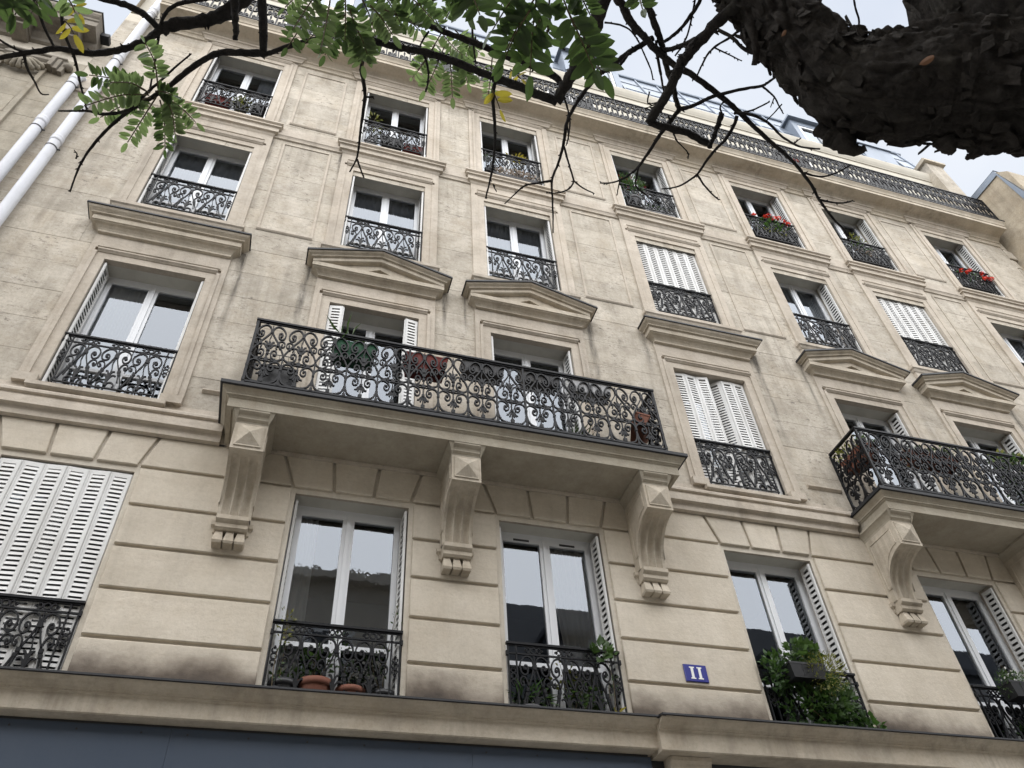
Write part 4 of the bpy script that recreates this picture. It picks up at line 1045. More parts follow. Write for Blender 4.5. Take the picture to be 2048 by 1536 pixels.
# upper left
branch([(540, -70), (505, -18), (470, 12), (425, 36), (385, 44), (340, 52), (322, 62)], (27, 20), 3.1, 3.1, .3)
branch([(322, 60), (290, 82), (255, 95), (218, 104), (170, 106), (120, 97), (85, 102), (45, 107), (-20, 120)], (13, 7), 3.1)
branch([(322, 62), (292, 32), (262, 14), (225, 2), (180, -15), (120, -60)], (10, 13), 3.1, 3.15)
branch([(320, 55), (330, 28), (352, 10), (385, 2), (440, -8), (500, -30)], (6, 8), 3.1)
branch([(318, 66), (313, 105), (306, 145), (299, 182)], (5, 3), 3.1, 3.05, name='twig')
branch([(110, 97), (92, 62), (72, 10), (58, -30)], (4, 6), 3.1, name='twig')
branch([(122, -40), (124, 40), (134, 80), (150, 118), (160, 165), (170, 205), (174, 222)], (7, 3), 3.05, name='twig')
branch([(48, 107), (54, 135), (70, 165), (82, 187), (98, 189)], (5, 2), 3.1, name='twig')
branch([(48, 104), (25, 95), (0, 80), (-25, 62)], (4, 3), 3.1, name='twig')
# the central drooping branch
branch([(523, -70), (524, 0), (526, 60), (527, 112)], (17, 14), 2.95, 2.9)
branch([(527, 107), (490, 106), (445, 105), (410, 118), (375, 143), (330, 178), (290, 203), (255, 224), (215, 258), (185, 292), (163, 325), (150, 355), (140, 384)], (13, 2.5), 2.9, 2.8)
branch([(524, 110), (545, 105), (572, 94), (620, 80), (680, 64), (740, 47), (790, 27), (840, 7), (890, -10), (960, -50)], (9, 6), 2.9, 2.9)
branch([(262, 220), (235, 226), (205, 228), (175, 222), (145, 222), (116, 222)], (7, 2.5), 2.83, name='twig')
branch([(265, 215), (300, 180), (325, 158), (350, 135), (383, 107)], (6, 2.5), 2.83, name='twig')
branch([(467, -20), (470, 30), (472, 62), (470, 80)], (15, 9), 3.0, 2.95, .5, 'stub')
branch([(152, 318), (154, 308), (150, 303)], (3, 1.5), 2.8, name='twig'); branch([(160, 322), (165, 329)], (3, 1.5), 2.8, name='twig')
# centre
branch([(1275, -150), (1222, -40), (1206, 5), (1186, 62), (1165, 108), (1148, 140), (1130, 172), (1112, 203)], (34, 20), 2.7, 2.6, .2)
branch([(1114, 204), (1080, 190), (1040, 174), (1000, 160), (950, 140), (900, 120), (850, 104), (800, 95), (755, 84), (744, 80)], (16, 12), 2.6, 2.65)
branch([(746, 80), (730, 104), (723, 135), (726, 158), (730, 185), (727, 220), (722, 255), (718, 290), (713, 318), (699, 344)], (9, 3), 2.65, 2.6)
branch([(714, 318), (720, 335), (728, 356)], (4, 2.5), 2.6, name='twig'); branch([(728, 194), (748, 194)], (4, 3), 2.65, name='twig')
branch([(745, 82), (741, 74), (738, 68)], (5, 3), 2.65, name='twig')
branch([(1126, 172), (1105, 150), (1070, 134), (1040, 122), (1000, 108), (960, 90), (915, 74), (870, 56), (820, 40), (760, 5), (720, -60)], (13, 9), 2.63, 2.8, .25)
branch([(843, 98), (852, 120), (857, 148), (855, 170), (851, 184)], (5, 3), 2.65, name='twig'); branch([(858, 62), (846, 80), (838, 97)], (4, 3), 2.75, name='twig')
branch([(998, 160), (989, 170), (986, 200), (989, 240), (990, 280), (986, 330), (979, 365), (971, 397)], (8, 3), 2.62, 2.55)
branch([(986, 368), (990, 378), (993, 382)], (3, 2), 2.55, name='twig')
branch([(941, -40), (944, 40), (946, 80), (950, 115), (952, 128)], (6, 3), 2.75, name='twig'); branch([(1039, 122), (1038, 140)], (3, 2), 2.63, name='twig'); branch([(1128, 195), (1136, 220), (1140, 250), (1134, 288)], (4, 2.5), 2.6, name='twig')
# right fan
branch([(1262, -150), (1232, -20), (1246, 12), (1262, 45), (1283, 68), (1305, 92), (1345, 128), (1388, 152), (1432, 186), (1465, 212), (1492, 238), (1540, 283), (1568, 306), (1594, 332), (1622, 369), (1640, 402), (1668, 439), (1690, 462), (1697, 482)], (18, 3), 2.85, 2.6)
branch([(1330, -200), (1294, -20), (1303, 30), (1316, 66), (1326, 100), (1335, 140), (1346, 172), (1352, 200), (1359, 219)], (17, 9), 2.85, 2.75)
branch([(1359, 219), (1340, 243), (1321, 268), (1300, 300), (1279, 331), (1262, 347), (1241, 360), (1220, 366), (1200, 366)], (9, 2.5), 2.75, 2.7)
branch([(1278, 332), (1274, 350), (1272, 372), (1290, 388), (1310, 402), (1330, 410)], (4, 2), 2.7, name='twig'); branch([(1240, 361), (1236, 378), (1234, 391)], (3, 2), 2.7, name='twig')
branch([(1480, 5), (1437, 42), (1410, 72), (1386, 96), (1372, 116), (1361, 130), (1350, 156), (1337, 182), (1318, 214), (1299, 246)], (22, 17), 2.62, 2.7, .3)
branch([(1299, 244), (1318, 252), (1345, 258), (1375, 266), (1402, 280), (1425, 291)], (14, 12), 2.7, 2.7, .25)
branch([(1444, 226), (1436, 250), (1428, 272), (1418, 297)], (10, 7), 2.68, 2.68, .55, 'stub'); branch([(1444, 228), (1440, 215), (1446, 204), (1449, 196)], (4, 2), 2.68, name='twig')
branch([(1440, 40), (1412, 62), (1388, 80), (1362, 92), (1338, 99), (1316, 100)], (9, 9), 2.62, 2.78)
branch([(1306, 76), (1280, 92), (1254, 108), (1228, 128), (1205, 144), (1178, 172), (1154, 205), (1142, 226), (1133, 248), (1129, 275), (1125, 297), (1116, 328), (1104, 361), (1105, 400), (1106, 432), (1106, 466)], (11, 2.5), 2.8, 2.65)
branch([(1207, 144), (1232, 136), (1247, 122), (1258, 106)], (6, 5), 2.72, name='twig')
branch([(1104, 361), (1076, 366), (1050, 371), (1030, 388), (1009, 408)], (5, 2), 2.65, name='twig'); branch([(1128, 292), (1134, 315), (1140, 335), (1148, 362)], (4, 3.5), 2.66, name='twig'); branch([(1148, 362), (1140, 376), (1120, 385), (1092, 386)], (3.5, 2), 2.66, name='twig'); branch([(1148, 362), (1166, 376), (1189, 387)], (3.5, 2), 2.66, name='twig'); branch([(1133, 248), (1137, 270), (1132, 292)], (4, 2), 2.7, name='twig')
branch([(1360, 218), (1382, 213), (1404, 203), (1425, 193), (1448, 187), (1485, 178), (1523, 172), (1540, 162), (1562, 146)], (8, 4), 2.75, 2.65)
branch([(1524, 172), (1538, 184), (1550, 196), (1558, 212), (1567, 228)], (4, 2), 2.65, name='twig'); branch([(1548, 196), (1541, 215)], (2.5, 1.5), 2.65, name='twig'); branch([(1564, 208), (1548, 226), (1532, 242)], (2.5, 2), 2.65, name='twig'); branch([(1480, 228), (1510, 218), (1540, 203)], (4, 2.5), 2.68, name='twig')
branch([(1468, 226), (1500, 229), (1531, 242), (1548, 257), (1564, 273), (1592, 290), (1615, 296), (1640, 298)], (6, 3), 2.68, 2.6); branch([(1588, 287), (1602, 276)], (2.5, 2), 2.6, name='twig')
branch([(1474, 232), (1466, 255), (1448, 282), (1430, 300), (1415, 319), (1404, 335), (1394, 349), (1378, 361), (1361, 371), (1342, 376), (1323, 378)], (7, 2.5), 2.68, 2.6)
branch([(1395, 350), (1405, 366), (1415, 378), (1426, 390), (1438, 400)], (4, 2.5), 2.62, name='twig')
branch([(1420, -60), (1398, 5), (1382, 30), (1366, 52), (1348, 70), (1328, 84)], (8, 6), 2.75); branch([(1392, -10), (1378, 60), (1364, 92), (1350, 112)], (4, 3), 2.8, name='twig')
branch([(1486, 55), (1460, 75), (1432, 92), (1416, 108), (1407, 124), (1400, 138), (1394, 152)], (5, 3), 2.62, name='twig'); branch([(1430, 96), (1455, 108), (1484, 122)], (3, 2), 2.62, name='twig')
branch([(1436, 60), (1462, 74), (1488, 98), (1506, 106), (1530, 110)], (7, 6), 2.6, 2.55)
branch([(1337, 232), (1344, 256), (1353, 280), (1366, 294), (1376, 306), (1376, 318)], (4, 2), 2.74, name='twig')
branch([(1608, 345), (1625, 351), (1648, 353), (1676, 344), (1703, 329)], (4, 2.5), 2.62, name='twig'); branch([(1638, 399), (1655, 403), (1676, 406), (1692, 405), (1706, 401)], (4, 2.5), 2.6, name='twig')
branch([(1706, -10), (1712, 20), (1718, 40), (1716, 62), (1712, 76), (1705, 84)], (3.5, 3), 2.6, name='twig'); branch([(1712, 76), (1735, 74)], (3, 3), 2.6, name='twig')
branch([(1209, 45), (1240, 50), (1262, 62), (1278, 85), (1290, 112), (1302, 140), (1306, 160)], (3.5, 2.5), 2.8, name='twig'); branch([(1315, 110), (1322, 150), (1326, 175), (1330, 195)], (5, 3), 2.78, name='twig'); branch([(1100, 36), (1098, 60), (1093, 66), (1110, 85), (1130, 100)], (4, 3), 2.5, name='twig')
branch([(1322, 150), (1314, 110), (1312, 80)], (5, 5), 2.78, name='twig'); branch([(1299, 183), (1296, 207), (1318, 204), (1300, 213), (1290, 218)], (3, 2), 2.7, name='twig')

# ---- leaves
def leaflet_mesh(l, wd, seed):
    rnd = random.Random(seed); m = MB(); n = 6; row = []
    for i in range(n+1):
        t = i/n; hw = wd*math.sin(math.pi*min(1, .06+t*.94))**.62*(1 if t < .9 else .8); z = -.10*l*t*t
        c = rnd.uniform(.10, .26)
        row.append([(-hw, t*l, z+hw*c), (0, t*l, z), (hw, t*l, z+hw*c)])
    for i in range(n):
        a, b = row[i], row[i+1]; m.quad(a[0], a[1], b[1], b[0]); m.quad(a[1], a[2], b[2], b[1])
    return m
LMM = [leaflet_mesh(1.0, w_, i) for i, w_ in enumerate((.19, .21, .235))]
LM = {}
for nm, mat in (('d', M_leaf), ('p', M_leafp), ('y', M_yell)):
    LM[nm] = [mm_.mesh('leaflet', mat, True) for mm_ in LMM]
_cnt = [0]
def compound(base, tip, dist, lpx, kind='d', pairs=6, dd=0.0, seed=0, single=None, droop=.15):
    """feather leaf: a thin stalk with paired leaflets"""
    rnd = random.Random(seed*31+int(base[0]))
    A = pt(base[0], base[1], dist); B = pt(tip[0], tip[1], dist+dd); L = (B-A).length; l = lpx*dist/FPX
    down = Vector((0, 0, -1))
    mid = (A+B)/2-down*L*droop
    R = smooth_pts([tuple(A), tuple(mid), tuple(B)], 6)
    m = MB(); m.tube(R, [.0016+.0012*(1-i/12) for i in range(len(R))], 5)
    view = (A-CAM).normalized()
    def place(t, sd, terminal=False):
        f = t*(len(R)-1); i = min(int(f), len(R)-2); p = Vector(R[i]).lerp(Vector(R[i+1]), f-i)
        ax = (Vector(R[i+1])-Vector(R[i])).normalized()
        side = ax.cross(view).normalized()
        yv = (ax if terminal else (side*sd+ax*rnd.uniform(.15, .55)+down*rnd.uniform(.0, .5))).normalized()
        nn = (view*-1+Vector((rnd.uniform(-.6, .6), rnd.uniform(-.6, .6), rnd.uniform(-.2, .8)))).normalized()
        xv = yv.cross(nn).normalized(); nn = xv.cross(yv)
        s = l*rnd.uniform(.82, 1.12)
        Mx = Matrix((xv*s, yv*s, nn*s)).transposed().to_4x4(); Mx.translation = p+yv*.003
        return Mx
    T = []
    for k in range(pairs):
        t = .22+.74*k/pairs
        for sd in (-1, 1):
            if rnd.random() < .93: T.append(place(t+rnd.uniform(-.015, .015), sd))
    T.append(place(.999, 1, True))
    use_single = (_cnt[0]+len(T) <= 300) if single is None else single
    if use_single:
        o = tb(m, 'leaf', M_stem)
        for Mx in T:
            q = link('leaflet', LM[kind][rnd.randrange(3)], o); Mx.translation -= TO; q.matrix_local = Mx
        _cnt[0] += len(T)
    else:
        o = tb(m, 'leaf', M_stem); g = MB()
        for Mx in T:
            src = LMM[rnd.randrange(3)]; b = len(g.v)
            g.v += [tuple(Mx @ Vector(v)) for v in src.v]; g.f += [tuple(b+i for i in f) for f in src.f]
        q = tb(g, 'leaflets', LM[kind][0].materials[0], o); q['kind'] = 'stuff'
rl = random.Random(11)
# front cluster, large dark leaflets (centre)
big = [((1085, -25), (1010, 105), 46), ((1075, -20), (1060, 150), 46), ((1100, -10), (1095, 95), 42), ((1060, 20), (1005, 128), 40), ((1050, -30), (985, 60), 36), ((1120, -20), (1150, 60), 34), ((1135, 20), (1188, 140), 46), ((1160, 60), (1205, 150), 46), ((1155, -20), (1180, 30), 34), ((1080, 40), (1040, 120), 40), ((930, -40), (960, 30), 40), ((905, -45), (935, 25), 38), ((1275, -25), (1285, 18), 30), ((1020, -30), (1000, 20), 32)]
for i, (a, b, l) in enumerate(big): compound(a, b, 2.2, l*.92, 'd', 6, rl.uniform(-.1, .1), i)
# spray by the left drooping branch
left = [((300, 186), (178, 150), 28), ((298, 190), (168, 212), 30), ((300, 195), (200, 235), 28), ((312, 195), (255, 285), 28), ((320, 200), (330, 298), 27), ((318, 190), (392, 245), 26), ((330, 195), (350, 268), 26), ((316, 175), (290, 85), 30), ((310, 182), (345, 190), 24), ((290, 180), (220, 165), 26)]
for i, (a, b, l) in enumerate(left): compound(a, b, 2.8, l*.70, 'p' if i % 4 else 'd', 12, rl.uniform(-.15, .1), 40+i)
# top centre-left dense leaves
mid = [((640, -20), (585, 60), 28), ((650, -10), (575, 95), 28), ((660, 0), (640, 105), 28), ((690, -15), (690, 80), 28), ((700, 20), (725, 130), 34), ((720, -10), (755, 85), 30), ((740, 10), (785, 70), 32), ((680, 50), (650, 110), 28), ((620, -30), (570, 15), 26), ((760, -20), (800, 45), 30), ((715, 60), (735, 110), 32), ((800, -20), (870, 45), 30), ((835, 0), (880, 55), 26), ((690, 30), (610, 85), 28), ((770, 20), (840, 60), 30)]
for i, (a, b, l) in enumerate(mid): compound(a, b, 2.6, l*.78, 'd' if i % 2 else 'p', 9, rl.uniform(-.2, .2), 80+i)
# paler hanging spray behind the long branch
pale = [((885, 62), (835, 140), 24), ((890, 90), (850, 180), 24), ((900, 95), (905, 195), 24), ((905, 100), (945, 150), 24), ((880, 60), (925, 110), 22), ((910, 60), (960, 105), 22), ((890, 40), (905, 10), 20), ((870, 90), (825, 155), 22), ((920, 110), (935, 165), 22), ((985, 110), (975, 200), 18), ((945, 70), (930, 120), 22)]
for i, (a, b, l) in enumerate(pale): compound(a, b, 3.3, l*.78, 'p', 10, rl.uniform(-.2, .2), 120+i, droop=-.1)
for i, (a, b, l, k) in enumerate([((55, -30), (30, 30), 30, 'd'), ((20, -30), (25, 25), 30, 'd'), ((80, -20), (62, 28), 30, 'd'), ((130, -10), (150, 25), 26, 'p'), ((20, -10), (-10, 15), 28, 'd')]): compound(a, b, 2.6, l, k, 3, 0, 150+i)
compound((128, 40), (148, 68), 2.9, 28, 'y', 2, 0, 160); compound((985, 180), (1000, 218), 2.6, 30, 'y', 2, 0, 161); compound((1020, 138), (1042, 158), 2.9, 16, 'y', 3, 0, 162); compound((148, 10), (158, 26), 2.9, 16, 'y', 1, 0, 163)
def dead_leaf(u, v, dist, l, rot, label, mat=M_orange):
    p = pt(u, v, dist); m = leaflet_mesh(l, l*.28, 3); t = empty('fallen_leaf', p); tag(t, label, 'leaf')
    o = m.build('blade', mat, t, True); o.rotation_euler = rot
dead_leaf(1868, 112, 2.26, .034, (.5, 1.1, .9), 'ochre dead leaf stuck on the dark limb close to the trunk')
dead_leaf(1572, 60, 2.43, .02, (.4, .9, .3), 'small orange dead leaf stuck on the upper bend of the limb')

# ================================================================== POTS AND PLANTS
def foliage(m, c, rad, n, l, rnd, shape=.5, up=.3, flat=1.0):
    for _ in range(n):
        while True:
            p = Vector((rnd.uniform(-1, 1), rnd.uniform(-1, 1), rnd.uniform(-1, 1)))
            if .15 < p.length < 1: break
        q = Vector(c)+Vector((p.x*rad[0], p.y*rad[1], p.z*rad[2]))
        d = (p+Vector((rnd.uniform(-.7, .7), rnd.uniform(-.9, .3), rnd.uniform(-.5, .5)+up))).normalized(); s = l*rnd.uniform(.6, 1.3)
        nn = Vector((rnd.uniform(-1, 1), rnd.uniform(-1, .2), rnd.uniform(-.2, 1))).normalized(); xv = d.cross(nn)
        if xv.length < .1: continue
        xv.normalize(); nn = xv.cross(d)
        wd = s*shape
        a = q; b1 = q+d*s*.45+xv*wd*.5+nn*s*.06; b2 = q+d*s*.45-xv*wd*.5+nn*s*.06; e = q+d*s-nn*s*.08; mdl = q+d*s*.45
        k = len(m.v); m.v += [tuple(v) for v in (a, b1, e, b2, mdl)]; m.f += [(k, k+1, k+4), (k+1, k+2, k+4), (k+2, k+3, k+4), (k+3, k, k+4)]
def stems(m, base, tops, r, rnd):
    for t in tops:
        b = Vector(base)+Vector((rnd.uniform(-.04, .04), rnd.uniform(-.02, .02), 0)); t = Vector(t)
        mid = (b+t)/2+Vector((rnd.uniform(-.04, .04), rnd.uniform(-.03, .03), 0)); m.tube(smooth_pts([tuple(b), tuple(mid), tuple(t)], 3), [r, r, r, r*.8, r*.7, r*.6, r*.5], 5)
def boxpot(m, L, D, H, taper=.86, rim=.02):
    a, b = L/2, D/2
    for (x0, x1, z0, z1) in ((taper, 1, 0, H-rim),):
        lo = [(-a*x0, -b*x0, z0), (a*x0, -b*x0, z0), (a*x0, b*x0, z0), (-a*x0, b*x0, z0)]; hi = [(-a*.97, -b*.97, z1), (a*.97, -b*.97, z1), (a*.97, b*.97, z1), (-a*.97, b*.97, z1)]
        for i in range(4): m.quad(lo[i], lo[(i+1) % 4], hi[(i+1) % 4], hi[i])
        m.quad(*reversed(lo))
    m.box(-a, a, -b, b, H-rim, H)
    for k in range(1, int(L/.12)): 
        X = -a*taper+2*a*taper*k/int(L/.12); m.tube([(X, -b*taper-.002, .02), (X*1.05, -b*.97-.002, H-rim)], .004, 5)
def planter(name, loc, L, D, H, mat, label, cat='planter', group=None, plants=(), rot=0.0, flowers=None, seed=1, tops=(), rot_x=0.0):
    """plants: (centre, radii, n, leaf length, material, shape)"""
    rnd = random.Random(seed); t = empty(name, loc); tag(t, label, cat, group); t.rotation_euler = (rot_x, 0, rot)
    m = MB(); boxpot(m, L, D, H); m.build('box', mat, t)
    plant_parts(t, plants, flowers, rnd, tops, H); return t
def plant_parts(t, plants, flowers, rnd, tops, H):
    for (c, rad, n, l, mat, sh) in plants:
        m = MB(); foliage(m, c, rad, n, l, rnd, sh); m.build('foliage', mat, t)
    if tops:
        m = MB(); stems(m, (0, 0, H*.8), tops, .004, rnd); m.build('stems', M_stem, t)
    if flowers:
        mat, pts, r = flowers
        for p in pts:
            m = MB()
            for _ in range(26):
                d = Vector((rnd.gauss(0, 1), rnd.gauss(0, 1), rnd.gauss(0, 1))).normalized(); o = d.orthogonal().normalized(); b = d.cross(o); q = d*r*rnd.uniform(.6, 1); s = r*.38
                m.quad(q-o*s, q-b*s, q+o*s+d*s*.4, q+b*s+d*s*.3)
            m.build('flower', mat, t, False, p)
def roundpot(loc, r, h, mat, label, plants=(), tops=(), flowers=None, seed=1, name='flower_pot', cat='plant pot', group=None, lean=0.0):
    rnd = random.Random(seed); t = empty(name, loc); tag(t, label, cat, group); t.rotation_euler = (0, lean, 0)
    m = MB(); m.lathe([(r*.0, 0), (r*.72, 0), (r*.93, h*.74), (r*.93, h*.76), (r*1.03, h*.77), (r*1.05, h), (r*.95, h), (r*.93, h*.86), (0, h*.86)], 0, 0, 0, 24); m.build('pot', mat, t, True)
    plant_parts(t, plants, flowers, rnd, tops, h); return t
zA = 4.445
# --- first-floor windows
X = XC[1]
roundpot((X-.40, .13, zA), .13, .22, M_blkp, 'dark grey pot at the left end of the sill behind the second railing', [((0, 0, .27), (.12, .07, .05), 40, .07, M_fol, .6)], seed=2)
roundpot((X-.14, .12, zA), .15, .24, M_terra, 'largest terracotta pot on the first floor sill with mint-like plant', [((0, 0, .42), (.16, .09, .16), 120, .06, M_fol, .55), ((.18, -.02, .62), (.10, .05, .14), 50, .035, M_fol, .6)], [(.02, 0, .6), (.18, -.02, .72), (-.1, 0, .55), (.1, 0, .5)], seed=3)
roundpot((X+.16, .12, zA), .125, .20, M_terra, 'smaller reddish terracotta pot beside the largest one on the sill', [((.0, 0, .34), (.09, .06, .14), 40, .04, M_fol, .5)], [(.05, 0, .42), (-.05, 0, .46)], seed=4)
roundpot((X+.44, .12, zA), .11, .19, M_blkp, 'black pot with wiry plant at the right end of the same sill', [((-.06, -.02, .45), (.14, .06, .16), 70, .035, M_fol, .5), ((.1, -.05, .85), (.05, .03, .25), 30, .03, M_fol, .5)], [(-.12, 0, .55), (.1, -.05, 1.1), (0, 0, .6)], seed=5)
roundpot((X-.47, .02, zA), .06, .12, M_gryp, 'little grey pot with tall weed climbing the left railing post', [((.0, -.02, .68), (.06, .04, .20), 45, .04, M_foly, .5), ((0, -.02, .35), (.05, .03, .2), 20, .03, M_fol, .5)], [(.0, -.02, .85), (.03, -.02, .7)], seed=6)
X = XC[2]
planter('window_box', (X+.06, .12, zA), .62, .16, .13, M_terra, 'long terracotta trough on the sill right of the big pots', plants=[((.12, -.02, .27), (.20, .08, .14), 70, .075, M_fol, .75), ((-.05, -.03, .45), (.12, .05, .2), 30, .05, M_foly, .7)], tops=[(.15, 0, .4), (-.08, -.02, .6), (.0, -.02, .5), (.25, -.03, .3)], seed=7)
roundpot((X-.36, .12, zA), .12, .15, M_gryp, 'low dark pot with arching strap leaves left of the trough', [((0, 0, .24), (.2, .1, .10), 60, .14, M_fold, .2)], seed=8)
roundpot((X+.47, .04, zA), .06, .12, M_terra, 'tiny pot with a vine that climbs the right railing post', [((-.07, -.06, .70), (.11, .05, .07), 26, .10, M_fol, .8), ((-.02, -.02, .38), (.05, .03, .25), 22, .04, M_fol, .6), ((.0, -.02, .14), (.06, .03, .05), 14, .05, M_yell, .7)], [(-.05, -.05, .72), (-.02, -.02, .5)], seed=9)
X = XC[3]
t = planter('window_box', (X-.16, -.13, 4.98), .42, .17, .16, M_blkp, 'black box on the railing buried in green and yellowish foliage', plants=[((.05, .02, .30), (.20, .10, .12), 170, .075, M_fol, .9), ((.22, -.04, .10), (.24, .13, .22), 620, .045, M_foly, .3), ((.34, -.02, -.15), (.17, .10, .22), 300, .04, M_fol, .3)], seed=10)
rnd = random.Random(21); t = empty('ivy_plant', (X, .02, zA)); tag(t, 'dense dark ivy filling the railing under the black box', 'ivy')
m = MB(); foliage(m, (0, -.02, .36), (.46, .10, .36), 620, .075, rnd, .75); foliage(m, (-.42, -.05, .66), (.14, .08, .20), 130, .07, rnd, .75); foliage(m, (.48, -.08, .12), (.12, .07, .14), 70, .08, rnd, .8); m.build('foliage', M_fold, t)
m = MB(); foliage(m, (.05, -.10, .38), (.34, .06, .30), 190, .075, rnd, .8); foliage(m, (-.40, -.10, .70), (.14, .06, .18), 40, .07, rnd, .7); m.build('pale_foliage', M_fol, t)
m = MB(); stems(m, (-.15, -.08, .3), [(-.2, -.12, .75), (-.02, -.12, .05), (.1, -.1, .7)], .003, rnd); m.build('stems', M_stem, t)
X = XC[4]
fl = [(rnd.uniform(-.3, .3), rnd.uniform(-.1, .05), rnd.uniform(.17, .34)) for _ in range(34)]
planter('window_box', (X+.02, -.13, 4.99), .62, .19, .17, M_blkp, 'long black box of small white daisies on the railing at far right', plants=[((0, 0, .22), (.32, .11, .08), 420, .045, M_fol, .25), ((-.26, .0, .16), (.14, .08, .16), 120, .05, M_fol, .3)], flowers=(M_wht, fl, .012), tops=[(-.2, 0, .4), (.1, 0, .4)], seed=11)
roundpot((X-.05, .1, zA), .14, .18, M_gryp, 'pot of dark purple leaves behind the railing under the daisies', [((0, 0, .25), (.22, .1, .12), 110, .07, M_fold, .6)], seed=12)
# --- balconies
zB = 7.335
planter('window_box', (.335, -.50, 8.06), .50, .19, .25, M_grnp, 'green plastic flower box hung inside the long balcony railing', plants=[((-.12, 0, .38), (.10, .05, .14), 14, .26, M_fol, .12)], seed=13)
planter('window_box', (1.15, -.50, 8.07), .50, .20, .24, M_redp, 'dark red plastic flower box hung inside the long balcony railing', seed=14)
planter('window_box', (1.84, -.50, 8.19), .52, .19, .22, M_gryp, 'dark grey flower box next to the red one on the balcony railing', seed=15)
planter('window_box', (2.54, -.50, 8.20), .50, .19, .21, M_gryp, 'dark grey flower box between another dark grey and a pale box', seed=16)
planter('window_box', (3.19, -.50, 8.17), .52, .19, .20, M_ltgr, 'pale grey flower box toward the right end of the long balcony', seed=17)
planter('flower_box', (3.78, -.38, 7.78), .46, .19, .18, M_terra, 'tilted terracotta box leaning in the right corner of the long balcony', rot=1.2, seed=18, rot_x=.5)
roundpot((3.05, -.28, zB), .12, .2, M_gryp, 'small pot with spiky grass on the long balcony floor', [((0, 0, .32), (.1, .08, .12), 50, .2, M_fol, .08)], seed=19)
t = empty('storage_box', (-.42, -.35, zB)); tag(t, 'black low crate on the left end of the long balcony floor', 'crate')
m = MB(); m.box(-.19, .19, -.14, .14, 0, .46); m.build('body', M_blkp, t); m = MB(); m.box(-.20, .20, -.15, .15, .46, .48); m.build('lid', M_blkp, t)
t = empty('wire_rack', (-.46, -.14, zB)); tag(t, 'thin black wire rack standing in the left corner of the long balcony', 'rack')
for zz in (.55, .75, .92):
    m = MB()
    for k in range(7): m.box(-.15+k*.05-.002, -.15+k*.05+.002, -.1, .1, zz, zz+.004)
    m.box(-.152, .152, -.104, -.1001, zz-.004, zz+.008); m.box(-.152, .152, .1001, .104, zz-.004, zz+.008); m.build('shelf', M_iron, t)
m = MB()
for a in (-.152, .152):
    for b in (-.104, .104): m.box(a-.004, a+.004, b-.004, b+.004, 0, 1.02)
m.build('upright', M_iron, t)['kind'] = 'stuff'
planter('window_box', (7.05, -.33, 7.95), .42, .20, .20, M_terra, 'terracotta box hung inside the corner of the right balcony', plants=[((-.1, -.02, .30), (.22, .10, .10), 90, .07, M_foly, .45)], rot=-math.pi/2, tops=[(-.25, 0, .4), (.1, 0, .4), (-.1, 0, .42)], seed=20)
roundpot((7.2, -.40, 7.98), .15, .24, M_terra, 'round terracotta pot beside the box in the right balcony corner', [((0, 0, .32), (.16, .10, .10), 60, .07, M_fol, .5), ((.05, 0, .45), (.14, .06, .06), 20, .06, M_foly, .4)], [(.1, 0, .5), (-.1, 0, .42)], seed=22)
planter('window_box', (8.15, -.46, 8.02), .85, .20, .20, M_terra, 'long terracotta box hung inside the middle of the right balcony', plants=[((.1, 0, .26), (.4, .10, .08), 240, .06, M_fol, .5), ((.45, .0, .40), (.30, .03, .10), 26, .07, M_fol, .4), ((-.3, 0, .05), (.10, .08, .2), 60, .05, M_foly, .4)], tops=[(.75, 0, .5), (.4, 0, .42), (0, 0, .35)], seed=23)
rnd = random.Random(5); t = empty('climbing_plant', (9.75, -.5, 7.36)); tag(t, 'leafy climber spilling over the top rail of the right balcony', 'plant')
m = MB(); foliage(m, (0, 0, .98), (.55, .12, .13), 240, .07, rnd, .7); foliage(m, (-.1, .05, .55), (.45, .08, .4), 170, .06, rnd, .7); m.build('foliage', M_fol, t); m = MB(); foliage(m, (-.2, -.02, 1.06), (.3, .08, .07), 40, .07, rnd, .7); m.build('yellow_foliage', M_foly, t)
m = MB(); stems(m, (0, 0, 0), [(-.3, 0, .95), (.2, 0, 1.0), (0, .02, .9)], .006, rnd); m.build('stems', M_stem, t)
roundpot((10.0, -.35, 7.36), .18, .26, M_redp, 'dark red pot on the floor of the right balcony', seed=24)
t = empty('wall_lamp', (8.9, -.06, 8.22)); tag(t, 'small white wall lamp between the two right balcony doors', 'lamp')
m = MB(); m.lathe([(.0, .14), (.05, .13), (.09, .0), (.085, .0), (.045, .12)], 0, -.1, 0, 16); m.build('lamp_shade', M_whitep, t, True); m = MB(); m.box(-.04, .04, -.06, .06, .12, .2); m.build('bracket', M_whitep, t)
# --- top windows
zD = 13.805
X = XC[0]
planter('window_box', (X-.25, .135, zD+0.48), .42, .17, .19, M_redp, 'dark red box behind the railing of the top left window', seed=30)
roundpot((X+.12, .145, zD+0.50), .12, .16, M_gryp, 'bushy yellow-green succulent in a pot at the top left window', [((0, -.06, .12), (.20, .10, .17), 320, .045, M_foly, .4)], seed=31, name='potted_plant', cat='plant')
roundpot((X+.40, .145, zD+0.46), .13, .22, M_blkp, 'black pot at the right end of the top left window', seed=32)
X = XC[1]
roundpot((X-.38, .145, zD+0.30), .10, .2, M_ltgr, 'pot with a thin yellowish sapling at the second top window', [((.02, 0, .95), (.13, .06, .28), 34, .10, M_foly, .4)], [(.02, 0, 1.15), (.1, 0, 1.0), (-.06, 0, .95), (.06, 0, .8)], seed=33, name='potted_sapling', cat='plant')
planter('window_box', (X-.02, .135, zD+0.50), .40, .17, .2, M_blkp, 'black box behind the railing of the second top window', seed=34)
